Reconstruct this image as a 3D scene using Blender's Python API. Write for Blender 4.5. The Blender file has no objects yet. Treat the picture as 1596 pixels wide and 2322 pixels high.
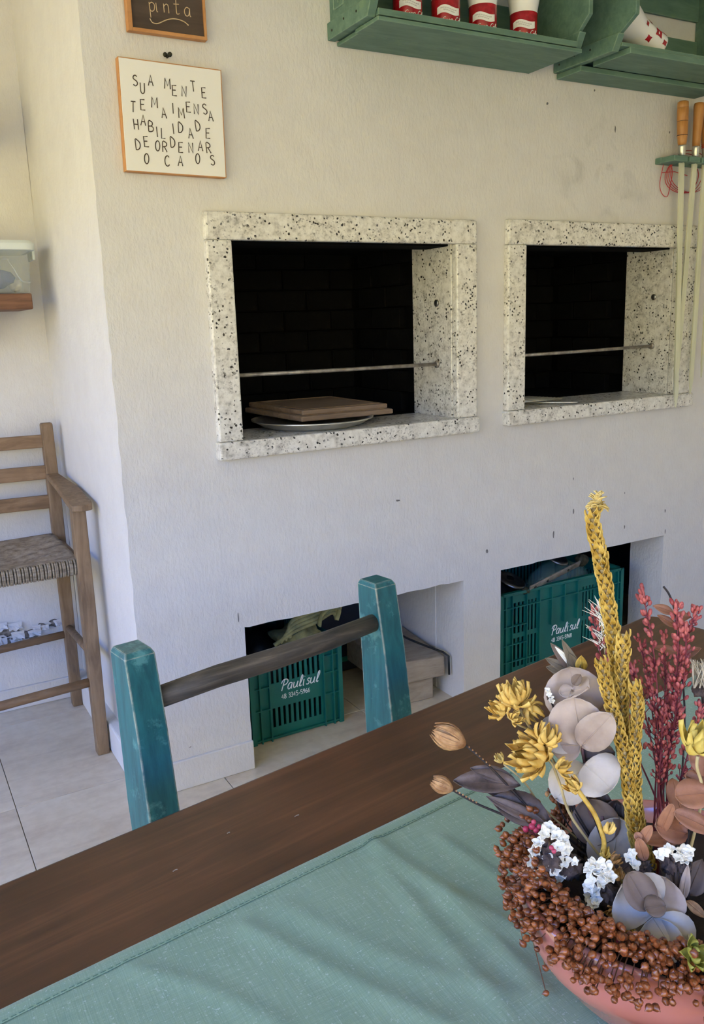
import bpy, bmesh, math, random
from mathutils import Vector, Matrix, noise
random.seed(7)
PI = math.pi
S = bpy.context.scene
COL = S.collection

# ------------------------------------------------------------------ camera
CAM = Vector((-0.5297, -2.3558, 1.4))
RX = Vector((0.86972016, -0.4924711, -0.03254311))    # image right
RY = Vector((-0.13590919, -0.17558843, -0.97503712))  # image down
RZ = Vector((0.47446341, 0.85243235, -0.21964415))    # forward
FPX, CX, CY = 1923.56, 798.0, 1161.0
cd = bpy.data.cameras.new('camera'); cam = bpy.data.objects.new('camera', cd); COL.objects.link(cam)
cd.sensor_fit = 'VERTICAL'; cd.sensor_height = 24.0; cd.lens = 24.0 * FPX / 2322.0
cd.clip_start = 0.02; cd.clip_end = 200
m = Matrix.Identity(4)
for i, a in enumerate((RX, -RY, -RZ)):
    for j in range(3): m[j][i] = a[j]
m.translation = CAM
cam.matrix_world = m
S.camera = cam

# ------------------------------------------------------------------ daylight
w = bpy.data.worlds.new('sky'); S.world = w; w.use_nodes = True
nt = w.node_tree; nt.nodes.clear()
sky = nt.nodes.new('ShaderNodeTexSky'); sky.sky_type = 'NISHITA'; sky.sun_disc = False
sky.sun_elevation = math.radians(52); sky.sun_rotation = math.radians(100); sky.air_density = 1.0; sky.dust_density = 1.0; sky.ozone_density = 1.0
bg = nt.nodes.new('ShaderNodeBackground'); bg.inputs['Strength'].default_value = 0.55
wo = nt.nodes.new('ShaderNodeOutputWorld')
tint = nt.nodes.new('ShaderNodeMix'); tint.data_type = 'RGBA'; tint.blend_type = 'MULTIPLY'; tint.inputs[0].default_value = 1.0; tint.inputs[7].default_value = (.39, 1.0, 2.3, 1)
nt.links.new(sky.outputs[0], tint.inputs[6]); nt.links.new(tint.outputs[2], bg.inputs[0]); nt.links.new(bg.outputs[0], wo.inputs[0])
sl = bpy.data.lights.new('sun', 'SUN'); sl.energy = 15.0; sl.angle = math.radians(0.6); sl.color = (1.0, .83, .38)
so = bpy.data.objects.new('sun', sl); COL.objects.link(so)
so.rotation_euler = Vector((0.45, 0.35, 0.82)).to_track_quat('Z', 'Y').to_euler()
def portal(name, loc, rot, sx, sy):
    l = bpy.data.lights.new(name, 'AREA'); l.shape = 'RECTANGLE'; l.size = sx; l.size_y = sy
    l.cycles.is_portal = True
    o = bpy.data.objects.new(name, l); COL.objects.link(o); o.location = loc; o.rotation_euler = rot
portal('daylight_left', (-2.58, -2.1, 1.2), (0, -PI/2, 0), 2.4, 5.7)
portal('daylight_rear', (-.75, -4.98, 1.3), (PI/2, 0, 0), 3.5, 2.2)
S.view_settings.view_transform = 'Standard'; S.view_settings.look = 'None'
S.view_settings.gamma = 1.0; S.view_settings.use_curve_mapping = False
S.view_settings.exposure = 1.0

# ------------------------------------------------------------------ helpers
def ray(px, py): return RX * (px - CX) + RY * (py - CY) + RZ * FPX
def at(px, py, ax, val):
    """where the photo's point lies in the room, on the plane x/y/z = val"""
    d = ray(px, py); return CAM + d * ((val - CAM[ax]) / d[ax])

ORG = {}
def _set(o, label=None, cat=None, group=None, kind=None):
    if label: o['label'] = label
    if cat: o['category'] = cat
    if group: o['group'] = group
    if kind: o['kind'] = kind
    return o
def thing(name, label, cat, loc, group=None, rz=0.0):
    o = bpy.data.objects.new(name, None); COL.objects.link(o)
    o.location = loc; o.rotation_euler = (0, 0, rz); o.empty_display_size = 0.05
    ORG[o] = (Vector(loc), rz)
    return _set(o, label, cat, group)

class G:
    """collects geometry in room coordinates; build() links it as one mesh object"""
    def __init__(s): s.v = []; s.f = []; s.uv = {}
    def add(s, vs, fs):
        b = len(s.v); s.v += [Vector(q) for q in vs]; s.f += [tuple(b + i for i in f) for f in fs]; return s
    def box(s, x0, x1, y0, y1, z0, z1):
        return s.add([(x0,y0,z0),(x1,y0,z0),(x1,y1,z0),(x0,y1,z0),(x0,y0,z1),(x1,y0,z1),(x1,y1,z1),(x0,y1,z1)],
                     [(0,3,2,1),(4,5,6,7),(0,1,5,4),(1,2,6,5),(2,3,7,6),(3,0,4,7)])
    def obox(s, c, a, b, d):
        c, a, b, d = Vector(c), Vector(a), Vector(b), Vector(d)
        if a.cross(b).dot(d) < 0: a, b = b, a
        return s.add([c-a-b-d, c+a-b-d, c+a+b-d, c-a+b-d, c-a-b+d, c+a-b+d, c+a+b+d, c-a+b+d],
                     [(0,3,2,1),(4,5,6,7),(0,1,5,4),(1,2,6,5),(2,3,7,6),(3,0,4,7)])
    def hexa(s, lo, hi):
        """lo, hi: two lists of 4 corners"""
        return s.add(list(lo) + list(hi), [(0,3,2,1),(4,5,6,7),(0,1,5,4),(1,2,6,5),(2,3,7,6),(3,0,4,7)])
    def prism(s, poly, off):
        n = len(poly); off = Vector(off)
        vs = [Vector(p) for p in poly] + [Vector(p) + off for p in poly]
        fs = [tuple(range(n))[::-1], tuple(range(n, 2*n))] + [(i, (i+1) % n, n+(i+1) % n, n+i) for i in range(n)]
        return s.add(vs, fs)
    def tube(s, pts, r, n=8, cap=True, flat=1.0, up=None):
        pts = [Vector(p) for p in pts]; k = len(pts)
        rr = r if isinstance(r, (list, tuple)) else [r] * k
        u = None; vs = []
        for i, p in enumerate(pts):
            t = (pts[min(i+1, k-1)] - pts[max(i-1, 0)])
            if t.length < 1e-9: t = Vector((0, 0, 1))
            t.normalize()
            if u is None:
                u = Vector(up) if up else (Vector((0, 0, 1)) if abs(t.z) < .9 else Vector((1, 0, 0)))
            u = u - t * u.dot(t)
            if u.length < 1e-6: u = t.orthogonal()
            u.normalize(); w_ = t.cross(u)
            for j in range(n):
                a = 2 * PI * j / n
                vs.append(p + (u * math.cos(a) * flat + w_ * math.sin(a)) * rr[i])
        fs = [(i*n+j, i*n+(j+1) % n, (i+1)*n+(j+1) % n, (i+1)*n+j) for i in range(k-1) for j in range(n)]
        if cap: fs += [tuple(range(n))[::-1], tuple(range((k-1)*n, k*n))]
        return s.add(vs, fs)
    def lathe(s, prof, c=(0,0,0), n=24, rfun=None, axis=None, cap=True):
        c = Vector(c); k = len(prof); vs = []
        q = Vector((0,0,1)).rotation_difference(Vector(axis)) if axis else None
        for (r, z) in prof:
            for j in range(n):
                a = 2*PI*j/n; rr = rfun(r, z, a) if rfun else r
                p = Vector((rr*math.cos(a), rr*math.sin(a), z))
                if q: p = q @ p
                vs.append(c + p)
        fs = [(i*n+j, i*n+(j+1) % n, (i+1)*n+(j+1) % n, (i+1)*n+j) for i in range(k-1) for j in range(n)]
        if cap:
            if prof[0][0] > 1e-6: fs.append(tuple(range(n))[::-1])
            if prof[-1][0] > 1e-6: fs.append(tuple(range((k-1)*n, k*n)))
        return s.add(vs, fs)
    def ball(s, c, r, n=6, m=4, axis=None, stretch=1.0):
        prof = [(r*math.sin(PI*i/m) + 1e-6, -r*stretch*math.cos(PI*i/m)) for i in range(m+1)]
        return s.lathe(prof, c, n, axis=axis, cap=False)
    def leaf(s, base, tip, nrm, width, n=8, cup=0.15, bend=0.0, shape=0.8, point=0.0, fold=0.0, rnd=False):
        """a blade from base to tip; nrm = the way its face looks"""
        base, tip, nrm = Vector(base), Vector(tip), Vector(nrm)
        L = (tip - base); ln = L.length; t = L.normalized()
        nrm = (nrm - t * nrm.dot(t)).normalized(); sd = t.cross(nrm)
        vs = []; cols = (-1, -.55, 0, .55, 1)
        for i in range(n+1):
            q = i / n if not rnd else (1 - math.cos(PI * i / n)) / 2
            wd = width * 0.5 * (math.sin(PI * min(1, max(0, q)) ** shape) ** 0.75 if 0 < q < 1 else 0.02)
            if rnd and 0 < q < 1: wd = width * 0.5 * math.sqrt(max(0.0, 1 - (2 * q ** shape - 1) ** 2))
            if point: wd *= (1 - q) ** point
            mid = base + t * (q * ln) + nrm * (bend * ln * math.sin(PI * q))
            for cc in cols:
                vs.append(mid + sd * (cc * wd) + nrm * (cup * width * (cc*cc - .3) * .5 + fold * wd * abs(cc)))
        m_ = len(cols)
        fs = [(i*m_+j, i*m_+j+1, (i+1)*m_+j+1, (i+1)*m_+j) for i in range(n) for j in range(m_-1)]
        return s.add(vs, fs)
    def build(s, name, mat, parent=None, smooth=False, bevel=0, seg=2, solid=0, label=None, cat=None, group=None, kind=None, base=True, sub=0):
        vs = s.v
        if parent is not None:
            o0, rz = ORG[parent]; R = Matrix.Rotation(-rz, 3, 'Z')
            vs = [R @ (v - o0) for v in vs]; loc = (0, 0, 0); org = ORG[parent]
        else:
            if base and vs:
                xs = [v.x for v in vs]; ys = [v.y for v in vs]; zs = [v.z for v in vs]
                loc = Vector(((min(xs)+max(xs))/2, (min(ys)+max(ys))/2, min(zs)))
            else: loc = Vector((0, 0, 0))
            vs = [v - loc for v in vs]; org = (Vector(loc), 0.0)
        me = bpy.data.meshes.new(name); me.from_pydata([tuple(v) for v in vs], [], s.f); me.update()
        if mat: me.materials.append(MAT[mat] if isinstance(mat, str) else mat)
        if smooth:
            for p in me.polygons: p.use_smooth = True
        o = bpy.data.objects.new(name, me); COL.objects.link(o); o.location = loc
        ORG[o] = org
        if parent is not None: o.parent = parent
        if sub:
            md = o.modifiers.new('smooth', 'SUBSURF'); md.levels = sub; md.render_levels = sub
        if solid:
            md = o.modifiers.new('thickness', 'SOLIDIFY'); md.thickness = solid; md.offset = 0
        if bevel:
            md = o.modifiers.new('edges', 'BEVEL'); md.width = bevel; md.segments = seg; md.limit_method = 'ANGLE'; md.angle_limit = math.radians(35)
        return _set(o, label, cat, group, kind)
def twin(o, name, loc, parent=None, rot=None):
    """a copy of a part that shares its mesh"""
    c = o.copy(); c.name = name; COL.objects.link(c); c.location = loc
    if parent is not None: c.parent = parent
    if rot: c.rotation_euler = rot
    return c

# ------------------------------------------------------------------ materials
MAT = {}
def nodes(name, rough=0.6, metal=0.0, spec=0.5):
    mt = bpy.data.materials.new(name); mt.use_nodes = True; t = mt.node_tree
    b = t.nodes['Principled BSDF']; b.inputs['Roughness'].default_value = rough; b.inputs['Metallic'].default_value = metal
    b.inputs['Specular IOR Level'].default_value = spec
    MAT[name] = mt; return mt, t, b
def N(t, typ, **kw):
    n = t.nodes.new(typ)
    for k, v in kw.items():
        if k in n.inputs: n.inputs[k].default_value = v
        else: setattr(n, k, v)
    return n
def coords(t, scale=(1,1,1), rot=(0,0,0)):
    tc = N(t, 'ShaderNodeTexCoord'); mp = N(t, 'ShaderNodeMapping'); mp.inputs['Scale'].default_value = scale; mp.inputs['Rotation'].default_value = rot
    t.links.new(tc.outputs['Object'], mp.inputs[0]); return mp.outputs[0]
def tex_noise(t, vec, scale, detail=4, rough=.55, dist=0):
    n = N(t, 'ShaderNodeTexNoise', Scale=scale, Detail=detail, Roughness=rough, Distortion=dist); t.links.new(vec, n.inputs['Vector']); return n.outputs['Fac']
def ramp(t, fac, stops):
    r = N(t, 'ShaderNodeValToRGB'); e = r.color_ramp.elements
    while len(e) < len(stops): e.new(0.5)
    for i, (p, c) in enumerate(stops): e[i].position = p; e[i].color = (*c, 1) if len(c) == 3 else c
    t.links.new(fac, r.inputs[0]); return r.outputs[0]
def mixc(t, fac, a, b, mode='MIX'):
    m_ = N(t, 'ShaderNodeMix', data_type='RGBA', blend_type=mode)
    for sock, x in ((m_.inputs[0], fac), (m_.inputs[6], a), (m_.inputs[7], b)):
        if hasattr(x, 'links'): t.links.new(x, sock)
        elif isinstance(x, (int, float)): sock.default_value = x
        else: sock.default_value = (*x, 1)
    return m_.outputs[2]
def bump(t, b, h, strength=.3, dist=.01, prev=None):
    n = N(t, 'ShaderNodeBump', Strength=strength, Distance=dist); t.links.new(h, n.inputs['Height'])
    if prev is not None: t.links.new(prev, n.inputs['Normal'])
    t.links.new(n.outputs[0], b.inputs['Normal']); return n.outputs[0]
def lin(r, g, b):
    f = lambda c: (c/255/12.92 if c <= 10 else ((c/255+.055)/1.055)**2.4)
    return (f(r), f(g), f(b))
def simple(name, c1, c2=None, scale=8, rough=.6, stretch=(1,1,1), bstr=0, bscale=None, bdist=.004, metal=0, spec=.5, lo=.35, hi=.65, dist=0, detail=5):
    mt, t, b = nodes(name, rough, metal, spec)
    v = coords(t, stretch)
    f = tex_noise(t, v, scale, detail, .6, dist)
    t.links.new(ramp(t, f, [(lo, c1), (hi, c2 or c1)]), b.inputs['Base Color'])
    if bstr:
        f2 = tex_noise(t, v, bscale or scale, 6, .65); bump(t, b, f2, bstr, bdist)
    return mt, t, b

# wall paint: rolled, slightly orange-peeled
mt, t, b = nodes('wall_paint', .6, 0, .3)
v = coords(t); big = tex_noise(t, v, 1.6, 5); sm = tex_noise(t, v, 14, 4)
c = mixc(t, .5, ramp(t, big, [(.3, lin(214, 209, 203)), (.7, lin(222, 218, 212))]), ramp(t, sm, [(.3, lin(213, 208, 202)), (.7, lin(224, 220, 214))]))
t.links.new(c, b.inputs['Base Color'])
n1 = tex_noise(t, coords(t, (1, 1, .45)), 95, 3, .6); n2 = tex_noise(t, v, 22, 4)
sg = N(t, 'ShaderNodeVectorMath', operation='DISTANCE'); t.links.new(v, sg.inputs[0]); sg.inputs[1].default_value = (1.86, 0, 1.90)   # faint smoke smudge
sm1 = ramp(t, sg.outputs['Value'], [(.02, (1, 1, 1)), (.30, (0, 0, 0))]); sm2 = ramp(t, tex_noise(t, v, 8, 5, .6, .8), [(.50, (0, 0, 0)), (.70, (1, 1, 1))])
c = mixc(t, mixc(t, .55, (0, 0, 0), mixc(t, 1.0, sm1, sm2, 'MULTIPLY')), c, lin(150, 146, 138)); t.links.new(c, b.inputs['Base Color'])
bump(t, b, n1, .5, .004, bump(t, b, n2, .3, .006))
simple('ceiling_paint', lin(225, 222, 215), lin(232, 230, 224), 3, .8)
# floor tile
mt, t, b = nodes('floor_tile', .38, 0, .5)
v = coords(t, (1.2, 6, 1)); f = tex_noise(t, v, 2.2, 7, .62, .6); f2 = tex_noise(t, coords(t), 30, 3)
c = ramp(t, f, [(.25, lin(196, 176, 148)), (.5, lin(216, 199, 170)), (.75, lin(226, 211, 184))])
t.links.new(mixc(t, .12, c, ramp(t, f2, [(.4, lin(150, 140, 130)), (.6, lin(215, 208, 200))])), b.inputs['Base Color'])
simple('grout', lin(112, 100, 90), lin(128, 116, 104), 30, .9)
# granite
mt, t, b = nodes('granite', .25, 0, .5)
v = coords(t)
base = ramp(t, tex_noise(t, v, 38, 6, .7), [(.3, lin(158, 152, 142)), (.45, lin(214, 209, 198)), (.62, lin(236, 232, 222)), (.75, lin(198, 194, 184))])
vein = ramp(t, tex_noise(t, v, 110, 5, .7), [(.36, lin(96, 90, 82)), (.46, (1, 1, 1))])
cl = ramp(t, tex_noise(t, v, 9, 4), [(.45, (0, 0, 0)), (.62, (1, 1, 1))])
c = mixc(t, cl, base, mixc(t, .75, base, vein, 'MULTIPLY'))
vo = N(t, 'ShaderNodeTexVoronoi', Scale=80.0, Randomness=1.0); 
nz = N(t, 'ShaderNodeTexNoise', Scale=90.0); t.links.new(v, nz.inputs['Vector'])
wv = mixc(t, .010, v, nz.outputs['Color'], 'ADD'); t.links.new(wv, vo.inputs['Vector'])
sp = ramp(t, vo.outputs['Distance'], [(.24, (1, 1, 1)), (.33, (0, 0, 0))])
keep = ramp(t, tex_noise(t, v, 26, 3), [(.47, (0, 0, 0)), (.55, (1, 1, 1))])
spk = mixc(t, 1.0, sp, keep, 'MULTIPLY')
t.links.new(mixc(t, spk, c, lin(54, 49, 44)), b.inputs['Base Color'])
# fire-blackened brick
mt, t, b = nodes('soot_brick', .9, 0, .15)
v = coords(t); f = tex_noise(t, v, 9, 6, .65)
t.links.new(ramp(t, f, [(.35, lin(6, 5, 5)), (.58, lin(15, 13, 12)), (.8, lin(44, 39, 34))]), b.inputs['Base Color']); bump(t, b, tex_noise(t, v, 60, 5), .5, .004)
simple('soot', lin(6, 6, 6), lin(16, 14, 13), 8, .95, spec=.1)
simple('soot_slab', lin(60, 55, 48), lin(110, 103, 92), 14, .6, bstr=.2, bscale=60)
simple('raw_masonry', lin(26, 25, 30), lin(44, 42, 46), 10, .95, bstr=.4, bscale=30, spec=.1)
def painted_wood(name, c1, c2, worn, grain=(6, 6, 1), wear=.5, under=None, rough=.6, rad=.004, thr=(.02, .10)):
    mt, t, b = nodes(name, rough, 0, .4)
    v = coords(t, grain); f = tex_noise(t, v, 7, 6, .62, .4)
    c = ramp(t, f, [(.3, c1), (.7, c2)])
    patch = ramp(t, tex_noise(t, coords(t), 11, 6, .7), [(.58, (0, 0, 0)), (.66, (1, 1, 1))])
    if under: c = mixc(t, mixc(t, wear, (0, 0, 0), patch), c, under)
    # rubbed-through edges
    bv = N(t, 'ShaderNodeBevel', Radius=rad); bv.samples = 6; ge = N(t, 'ShaderNodeNewGeometry')
    dp = N(t, 'ShaderNodeVectorMath', operation='DOT_PRODUCT'); t.links.new(bv.outputs[0], dp.inputs[0]); t.links.new(ge.outputs['Normal'], dp.inputs[1])
    inv = N(t, 'ShaderNodeMath', operation='SUBTRACT'); inv.inputs[0].default_value = 1.0; t.links.new(dp.outputs['Value'], inv.inputs[1])
    em = ramp(t, inv.outputs[0], [(thr[0], (0, 0, 0)), (thr[1], (1, 1, 1))])
    brk = ramp(t, tex_noise(t, coords(t), 60, 4), [(.34, (.25, .25, .25)), (.52, (1, 1, 1))])
    t.links.new(mixc(t, mixc(t, 1.0, em, brk, 'MULTIPLY'), c, worn), b.inputs['Base Color'])
    bump(t, b, f, .25, .002)
painted_wood('teal_paint', lin(30, 82, 84), lin(48, 116, 114), lin(206, 196, 166), (9, 9, 1), .6, lin(108, 168, 158), .34, rad=.0045, thr=(.010, .05))
painted_wood('sage_paint', lin(82, 112, 98), lin(108, 136, 118), lin(150, 172, 146), (1, 6, 6), .45, lin(112, 140, 104), .6)
def bare_wood(name, c1, c2, c3, stretch=(1, 8, 8), scale=4, rough=.6, bstr=.25, spec=.4, dist=.8):
    mt, t, b = nodes(name, rough, 0, spec)
    v = coords(t, stretch); f = tex_noise(t, v, scale, 8, .65, dist); g = tex_noise(t, coords(t), 5, 5)
    c = ramp(t, f, [(.28, c1), (.5, c2), (.74, c3)])
    t.links.new(mixc(t, .35, c, ramp(t, g, [(.3, c1), (.7, c3)])), b.inputs['Base Color'])
    if bstr: bump(t, b, f, bstr, .002)
bare_wood('old_chair_wood', lin(84, 64, 44), lin(128, 102, 74), lin(160, 134, 104), (8, 8, 1), 5)
bare_wood('chair_slat_wood', lin(84, 62, 40), lin(130, 100, 70), lin(164, 134, 102), (1, 8, 8), 5)
bare_wood('rung_wood', lin(26, 26, 24), lin(74, 68, 58), lin(138, 122, 100), (1.2, 14, 14), 5)
bare_wood('table_wood', lin(48, 27, 17), lin(80, 47, 29), lin(118, 75, 48), (.7, 12, 4), 4.0, .34, .06, .5)
bare_wood('shelf_wood', lin(78, 50, 36), lin(116, 78, 56), lin(140, 100, 74), (1, 9, 9), 6)
bare_wood('frame_pine', lin(170, 112, 62), lin(196, 138, 84), lin(212, 158, 104), (2, 2, 2), 8)
bare_wood('blackboard', lin(62, 50, 42), lin(82, 68, 58), lin(98, 84, 74), (1, 6, 12), 3, .8, .05)
bare_wood('cutting_wood', lin(98, 78, 62), lin(134, 112, 92), lin(164, 142, 122), (1, 9, 9), 5)
bare_wood('handle_wood', lin(150, 92, 40), lin(186, 126, 64), lin(204, 150, 88), (10, 10, 1), 6, .4)
bare_wood('offcut_wood', lin(120, 106, 92), lin(158, 144, 128), lin(180, 168, 150), (1, 8, 8), 6)
simple('whiteboard', lin(236, 232, 222), lin(240, 236, 228), 4, .35)
simple('ink', lin(58, 44, 30), lin(74, 58, 42), 40, .6)
simple('chalk', lin(196, 168, 128), lin(214, 188, 150), 60, .9)
simple('cup_white', lin(238, 236, 232), lin(244, 242, 238), 4, .25)
mt, t, b = nodes('cup_red', .25); v = coords(t); f = tex_noise(t, v, 55, 4, .6)
t.links.new(ramp(t, f, [(.45, lin(150, 14, 24)), (.66, lin(180, 24, 34)), (.76, lin(208, 90, 92))]), b.inputs['Base Color'])
simple('print_black', lin(30, 30, 28), None, 5, .6)
simple('steel', lin(190, 188, 180), lin(214, 212, 204), 30, .28, (1, 1, .1), metal=.85)
simple('dull_steel', lin(140, 138, 134), lin(176, 172, 166), 20, .4, metal=1.0)
simple('skewer_steel', lin(206, 206, 178), lin(232, 232, 206), 30, .45, (1, 1, .1), metal=.45)
simple('rust_steel', lin(120, 112, 104), lin(184, 176, 166), 24, .42, metal=.6)
simple('red_wire', lin(176, 24, 34), lin(196, 40, 46), 20, .4)
simple('black_wire', lin(16, 16, 18), lin(26, 26, 28), 20, .5)
simple('nail_iron', lin(40, 42, 32), lin(70, 66, 50), 80, .6, metal=.5)
simple('crate_green', lin(8, 92, 84), lin(14, 106, 96), 6, .42, bstr=.08, bscale=90)
simple('white_ink', lin(226, 232, 230), lin(240, 242, 240), 60, .6)
simple('rag_cloth', lin(128, 126, 84), lin(176, 168, 112), 20, .9, bstr=.4, bscale=120)
simple('dark_bag', lin(16, 15, 18), lin(34, 30, 30), 8, .35, bstr=.3, bscale=20, bdist=.01)
mt, t, b = simple('clear_bag', lin(150, 190, 176), lin(186, 214, 204), 8, .12, bstr=.6, bscale=16, bdist=.02)
b.inputs['Alpha'].default_value = .38
simple('dark_box', lin(18, 24, 34), lin(26, 34, 46), 6, .6)
simple('rush', lin(120, 104, 84), lin(172, 156, 134), 30, .9, (1, 1, 6), bstr=.5, bscale=120)
simple('tub_plastic', lin(214, 222, 216), lin(226, 232, 226), 4, .3); MAT['tub_plastic'].node_tree.nodes['Principled BSDF'].inputs['Alpha'].default_value = .16
simple('tub_lid', lin(226, 232, 226), None, 4, .35); MAT['tub_lid'].node_tree.nodes['Principled BSDF'].inputs['Alpha'].default_value = .85
simple('blue_film', lin(20, 32, 92), lin(74, 92, 140), 9, .25, bstr=.5, bscale=18, bdist=.02)
simple('crumbled_plaster', lin(58, 54, 50), lin(150, 142, 134), 60, .95, bstr=.6, bscale=60)
simple('chip_dark', lin(104, 100, 98), lin(130, 126, 122), 40, .9)
simple('lawn', lin(182, 166, 104), lin(196, 180, 120), 2, .9)
simple('hedge_leaf', lin(178, 166, 112), lin(196, 182, 130), 6, .9)
# green linen
mt, t, b = nodes('linen', .85, 0, .25)
v = coords(t); f = tex_noise(t, v, 9, 5); wx = tex_noise(t, coords(t, (14, 900, 1)), 1, 2); wy = tex_noise(t, coords(t, (900, 14, 1)), 1, 2)
c = ramp(t, f, [(.3, lin(128, 154, 124)), (.7, lin(142, 166, 136))])
sl_ = mixc(t, .5, wx, wy); c = mixc(t, .38, c, ramp(t, sl_, [(.3, lin(112, 138, 112)), (.5, lin(136, 160, 130)), (.72, lin(188, 202, 174))]))
fl = ramp(t, tex_noise(t, coords(t, (1, 1, 1)), 330, 2), [(.63, (0, 0, 0)), (.70, (1, 1, 1))])
t.links.new(mixc(t, mixc(t, .5, (0, 0, 0), fl), c, lin(196, 208, 190)), b.inputs['Base Color']); bump(t, b, sl_, .35, .001)
b.inputs['Sheen Weight'].default_value = .2
simple('linen_thread', lin(78, 108, 92), None, 20, .9)
# bouquet
simple('ceramic_pink', lin(190, 118, 100), lin(200, 130, 112), 6, .16, spec=.8)
simple('potting_soil', lin(22, 16, 14), lin(44, 32, 26), 30, .95, bstr=.6, bscale=60)
simple('wheat_gold', lin(178, 136, 40), lin(232, 196, 96), 70, .6)
simple('wheat_pale', lin(210, 178, 96), lin(232, 206, 132), 60, .65)
simple('red_bud', lin(136, 46, 50), lin(206, 112, 102), 110, .6)
simple('red_stem', lin(110, 34, 46), lin(140, 56, 64), 60, .6)
simple('euca_lilac', lin(168, 146, 128), lin(198, 178, 160), 18, .5, bstr=.15, bscale=60)
simple('euca_grey', lin(174, 162, 146), lin(204, 192, 176), 18, .5, bstr=.15, bscale=60)
simple('euca_dark', lin(92, 74, 62), lin(132, 112, 96), 14, .55, bstr=.15, bscale=60)
simple('euca_stem', lin(96, 66, 64), lin(128, 92, 86), 40, .6)
simple('olive_leaf', lin(92, 80, 62), lin(122, 108, 86), 16, .5, bstr=.2, bscale=70)
simple('yellow_petal', lin(206, 156, 58), lin(242, 204, 110), 50, .65, bstr=.2, bscale=90)
simple('yellow_bright', lin(206, 172, 60), lin(238, 212, 112), 40, .6, bstr=.2, bscale=90)
simple('pod_tan', lin(150, 104, 62), lin(204, 158, 106), 80, .7, (1, 1, 1))
simple('dark_stem', lin(30, 22, 20), lin(52, 40, 36), 60, .6)
simple('pale_stem', lin(176, 152, 100), lin(206, 186, 132), 60, .6)
simple('purple_leaf', lin(50, 38, 36), lin(124, 104, 92), 22, .45, bstr=.25, bscale=80)
simple('white_petal', lin(244, 236, 216), lin(250, 244, 228), 50, .7)
simple('calyx_grey', lin(66, 52, 46), lin(110, 92, 82), 90, .85, bstr=.5, bscale=160)
simple('brown_leaf', lin(134, 84, 58), lin(178, 126, 94), 18, .5, bstr=.2, bscale=70)
simple('flax_brown', lin(88, 36, 14), lin(170, 96, 46), 160, .3, spec=.8)
simple('flax_stem', lin(90, 52, 26), lin(120, 76, 44), 60, .7)
simple('pink_berry', lin(164, 40, 76), lin(204, 84, 108), 80, .3)
simple('trumpet_brown', lin(150, 104, 52), lin(200, 156, 96), 70, .65)
simple('bristle', lin(150, 136, 112), lin(206, 194, 170), 60, .8)
simple('green_flower', lin(138, 132, 40), lin(182, 176, 84), 50, .6)

# ================================================================== THE ROOM
def struct(g, name, mat, parent=None, **kw):
    o = g.build(name, mat, parent, base=False, **kw); o['kind'] = 'structure'; return o
XC = 0.05       # left corner of the grill wall
YB = 0.90       # back of the niche
ZC = 2.75
# floor: grout bed + tiles
floor = struct(G().box(-2.8, 3.0, -5.0, 1.2, -0.12, -0.004), 'floor', 'grout')
TS = 0.60; tile0 = None
for i in range(-5, 6):
    for j in range(-9, 2):
        x = -0.318 + i*TS; y = 0.165 + j*TS
        if x < -2.8 or x + TS > 3.05 or y < -5.0: continue
        if tile0 is None:
            tile0 = G().box(0.0012, TS-0.0012, 0.0012, TS-0.0012, -0.012, 0).build('tile', 'floor_tile', floor, bevel=.001, seg=1)
            tile0.location = (x, y, 0)
        else: twin(tile0, 'tile', (x, y, 0), floor)
struct(G().box(-2.95, 3.2, -5.3, 1.3, ZC, ZC+.12), 'ceiling', 'ceiling_paint')

# grill wall with its four openings, edges a little uneven
HOLES = [(0.400, 1.200, 1.050, 1.645), (1.474, 2.252, 1.056, 1.646), (0.385, 1.23, -0.01, 0.479), (1.40, 2.263, -0.01, 0.487)]
WT = 0.175
def breaks(lo, hi, cuts, step):
    xs = sorted(set([lo, hi] + cuts)); out = []
    for a, b_ in zip(xs, xs[1:]):
        n = max(1, round((b_-a)/step)); out += [a + (b_-a)*k/n for k in range(n)]
    return out + [hi]
xs = breaks(XC, 3.0, [h[k] for h in HOLES for k in (0, 1)], .035)
zs = breaks(-0.01, ZC, [h[k] for h in HOLES for k in (2, 3) if h[k] > 0], .035)
def inside(x, z): return any(h[0] < x < h[1] and h[2] < z < h[3] for h in HOLES)
g = G(); idx = {}
def vid(i, j):
    if (i, j) not in idx:
        x, z = xs[i], zs[j]; dx = dz = dy = 0.0
        e = 1e-6
        for h in HOLES:
            if h[2] > 0 or True:
                onx = (abs(x-h[0]) < e or abs(x-h[1]) < e) and h[2]-e <= z <= h[3]+e
                onz = abs(z-h[3]) < e and h[0]-e <= x <= h[1]+e
                if (onx or onz) and h[3] < .6:
                    k = .003
                    if onx: dx = k*noise.noise((x*9, z*31, 1))
                    if onz: dz = k*1.3*noise.noise((x*33, z*9, 2))
        if i == 0: dx = .004*noise.noise((3, z*17, 0)) + .003*noise.noise((3, z*70, 0))
        dy = .0025*noise.noise((x*1.7, z*1.7, 5))
        g.v.append(Vector((x+dx, dy, z+dz))); idx[(i, j)] = len(g.v)-1
    return idx[(i, j)]
cells = {}
for i in range(len(xs)-1):
    for j in range(len(zs)-1):
        if not inside((xs[i]+xs[i+1])/2, (zs[j]+zs[j+1])/2): cells[(i, j)] = 1
for (i, j) in cells: g.f.append((vid(i, j), vid(i+1, j), vid(i+1, j+1), vid(i, j+1)))
def back(v):
    p = g.v[v]; g.v.append(Vector((p.x, WT, p.z))); return len(g.v)-1
bk = {}
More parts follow.
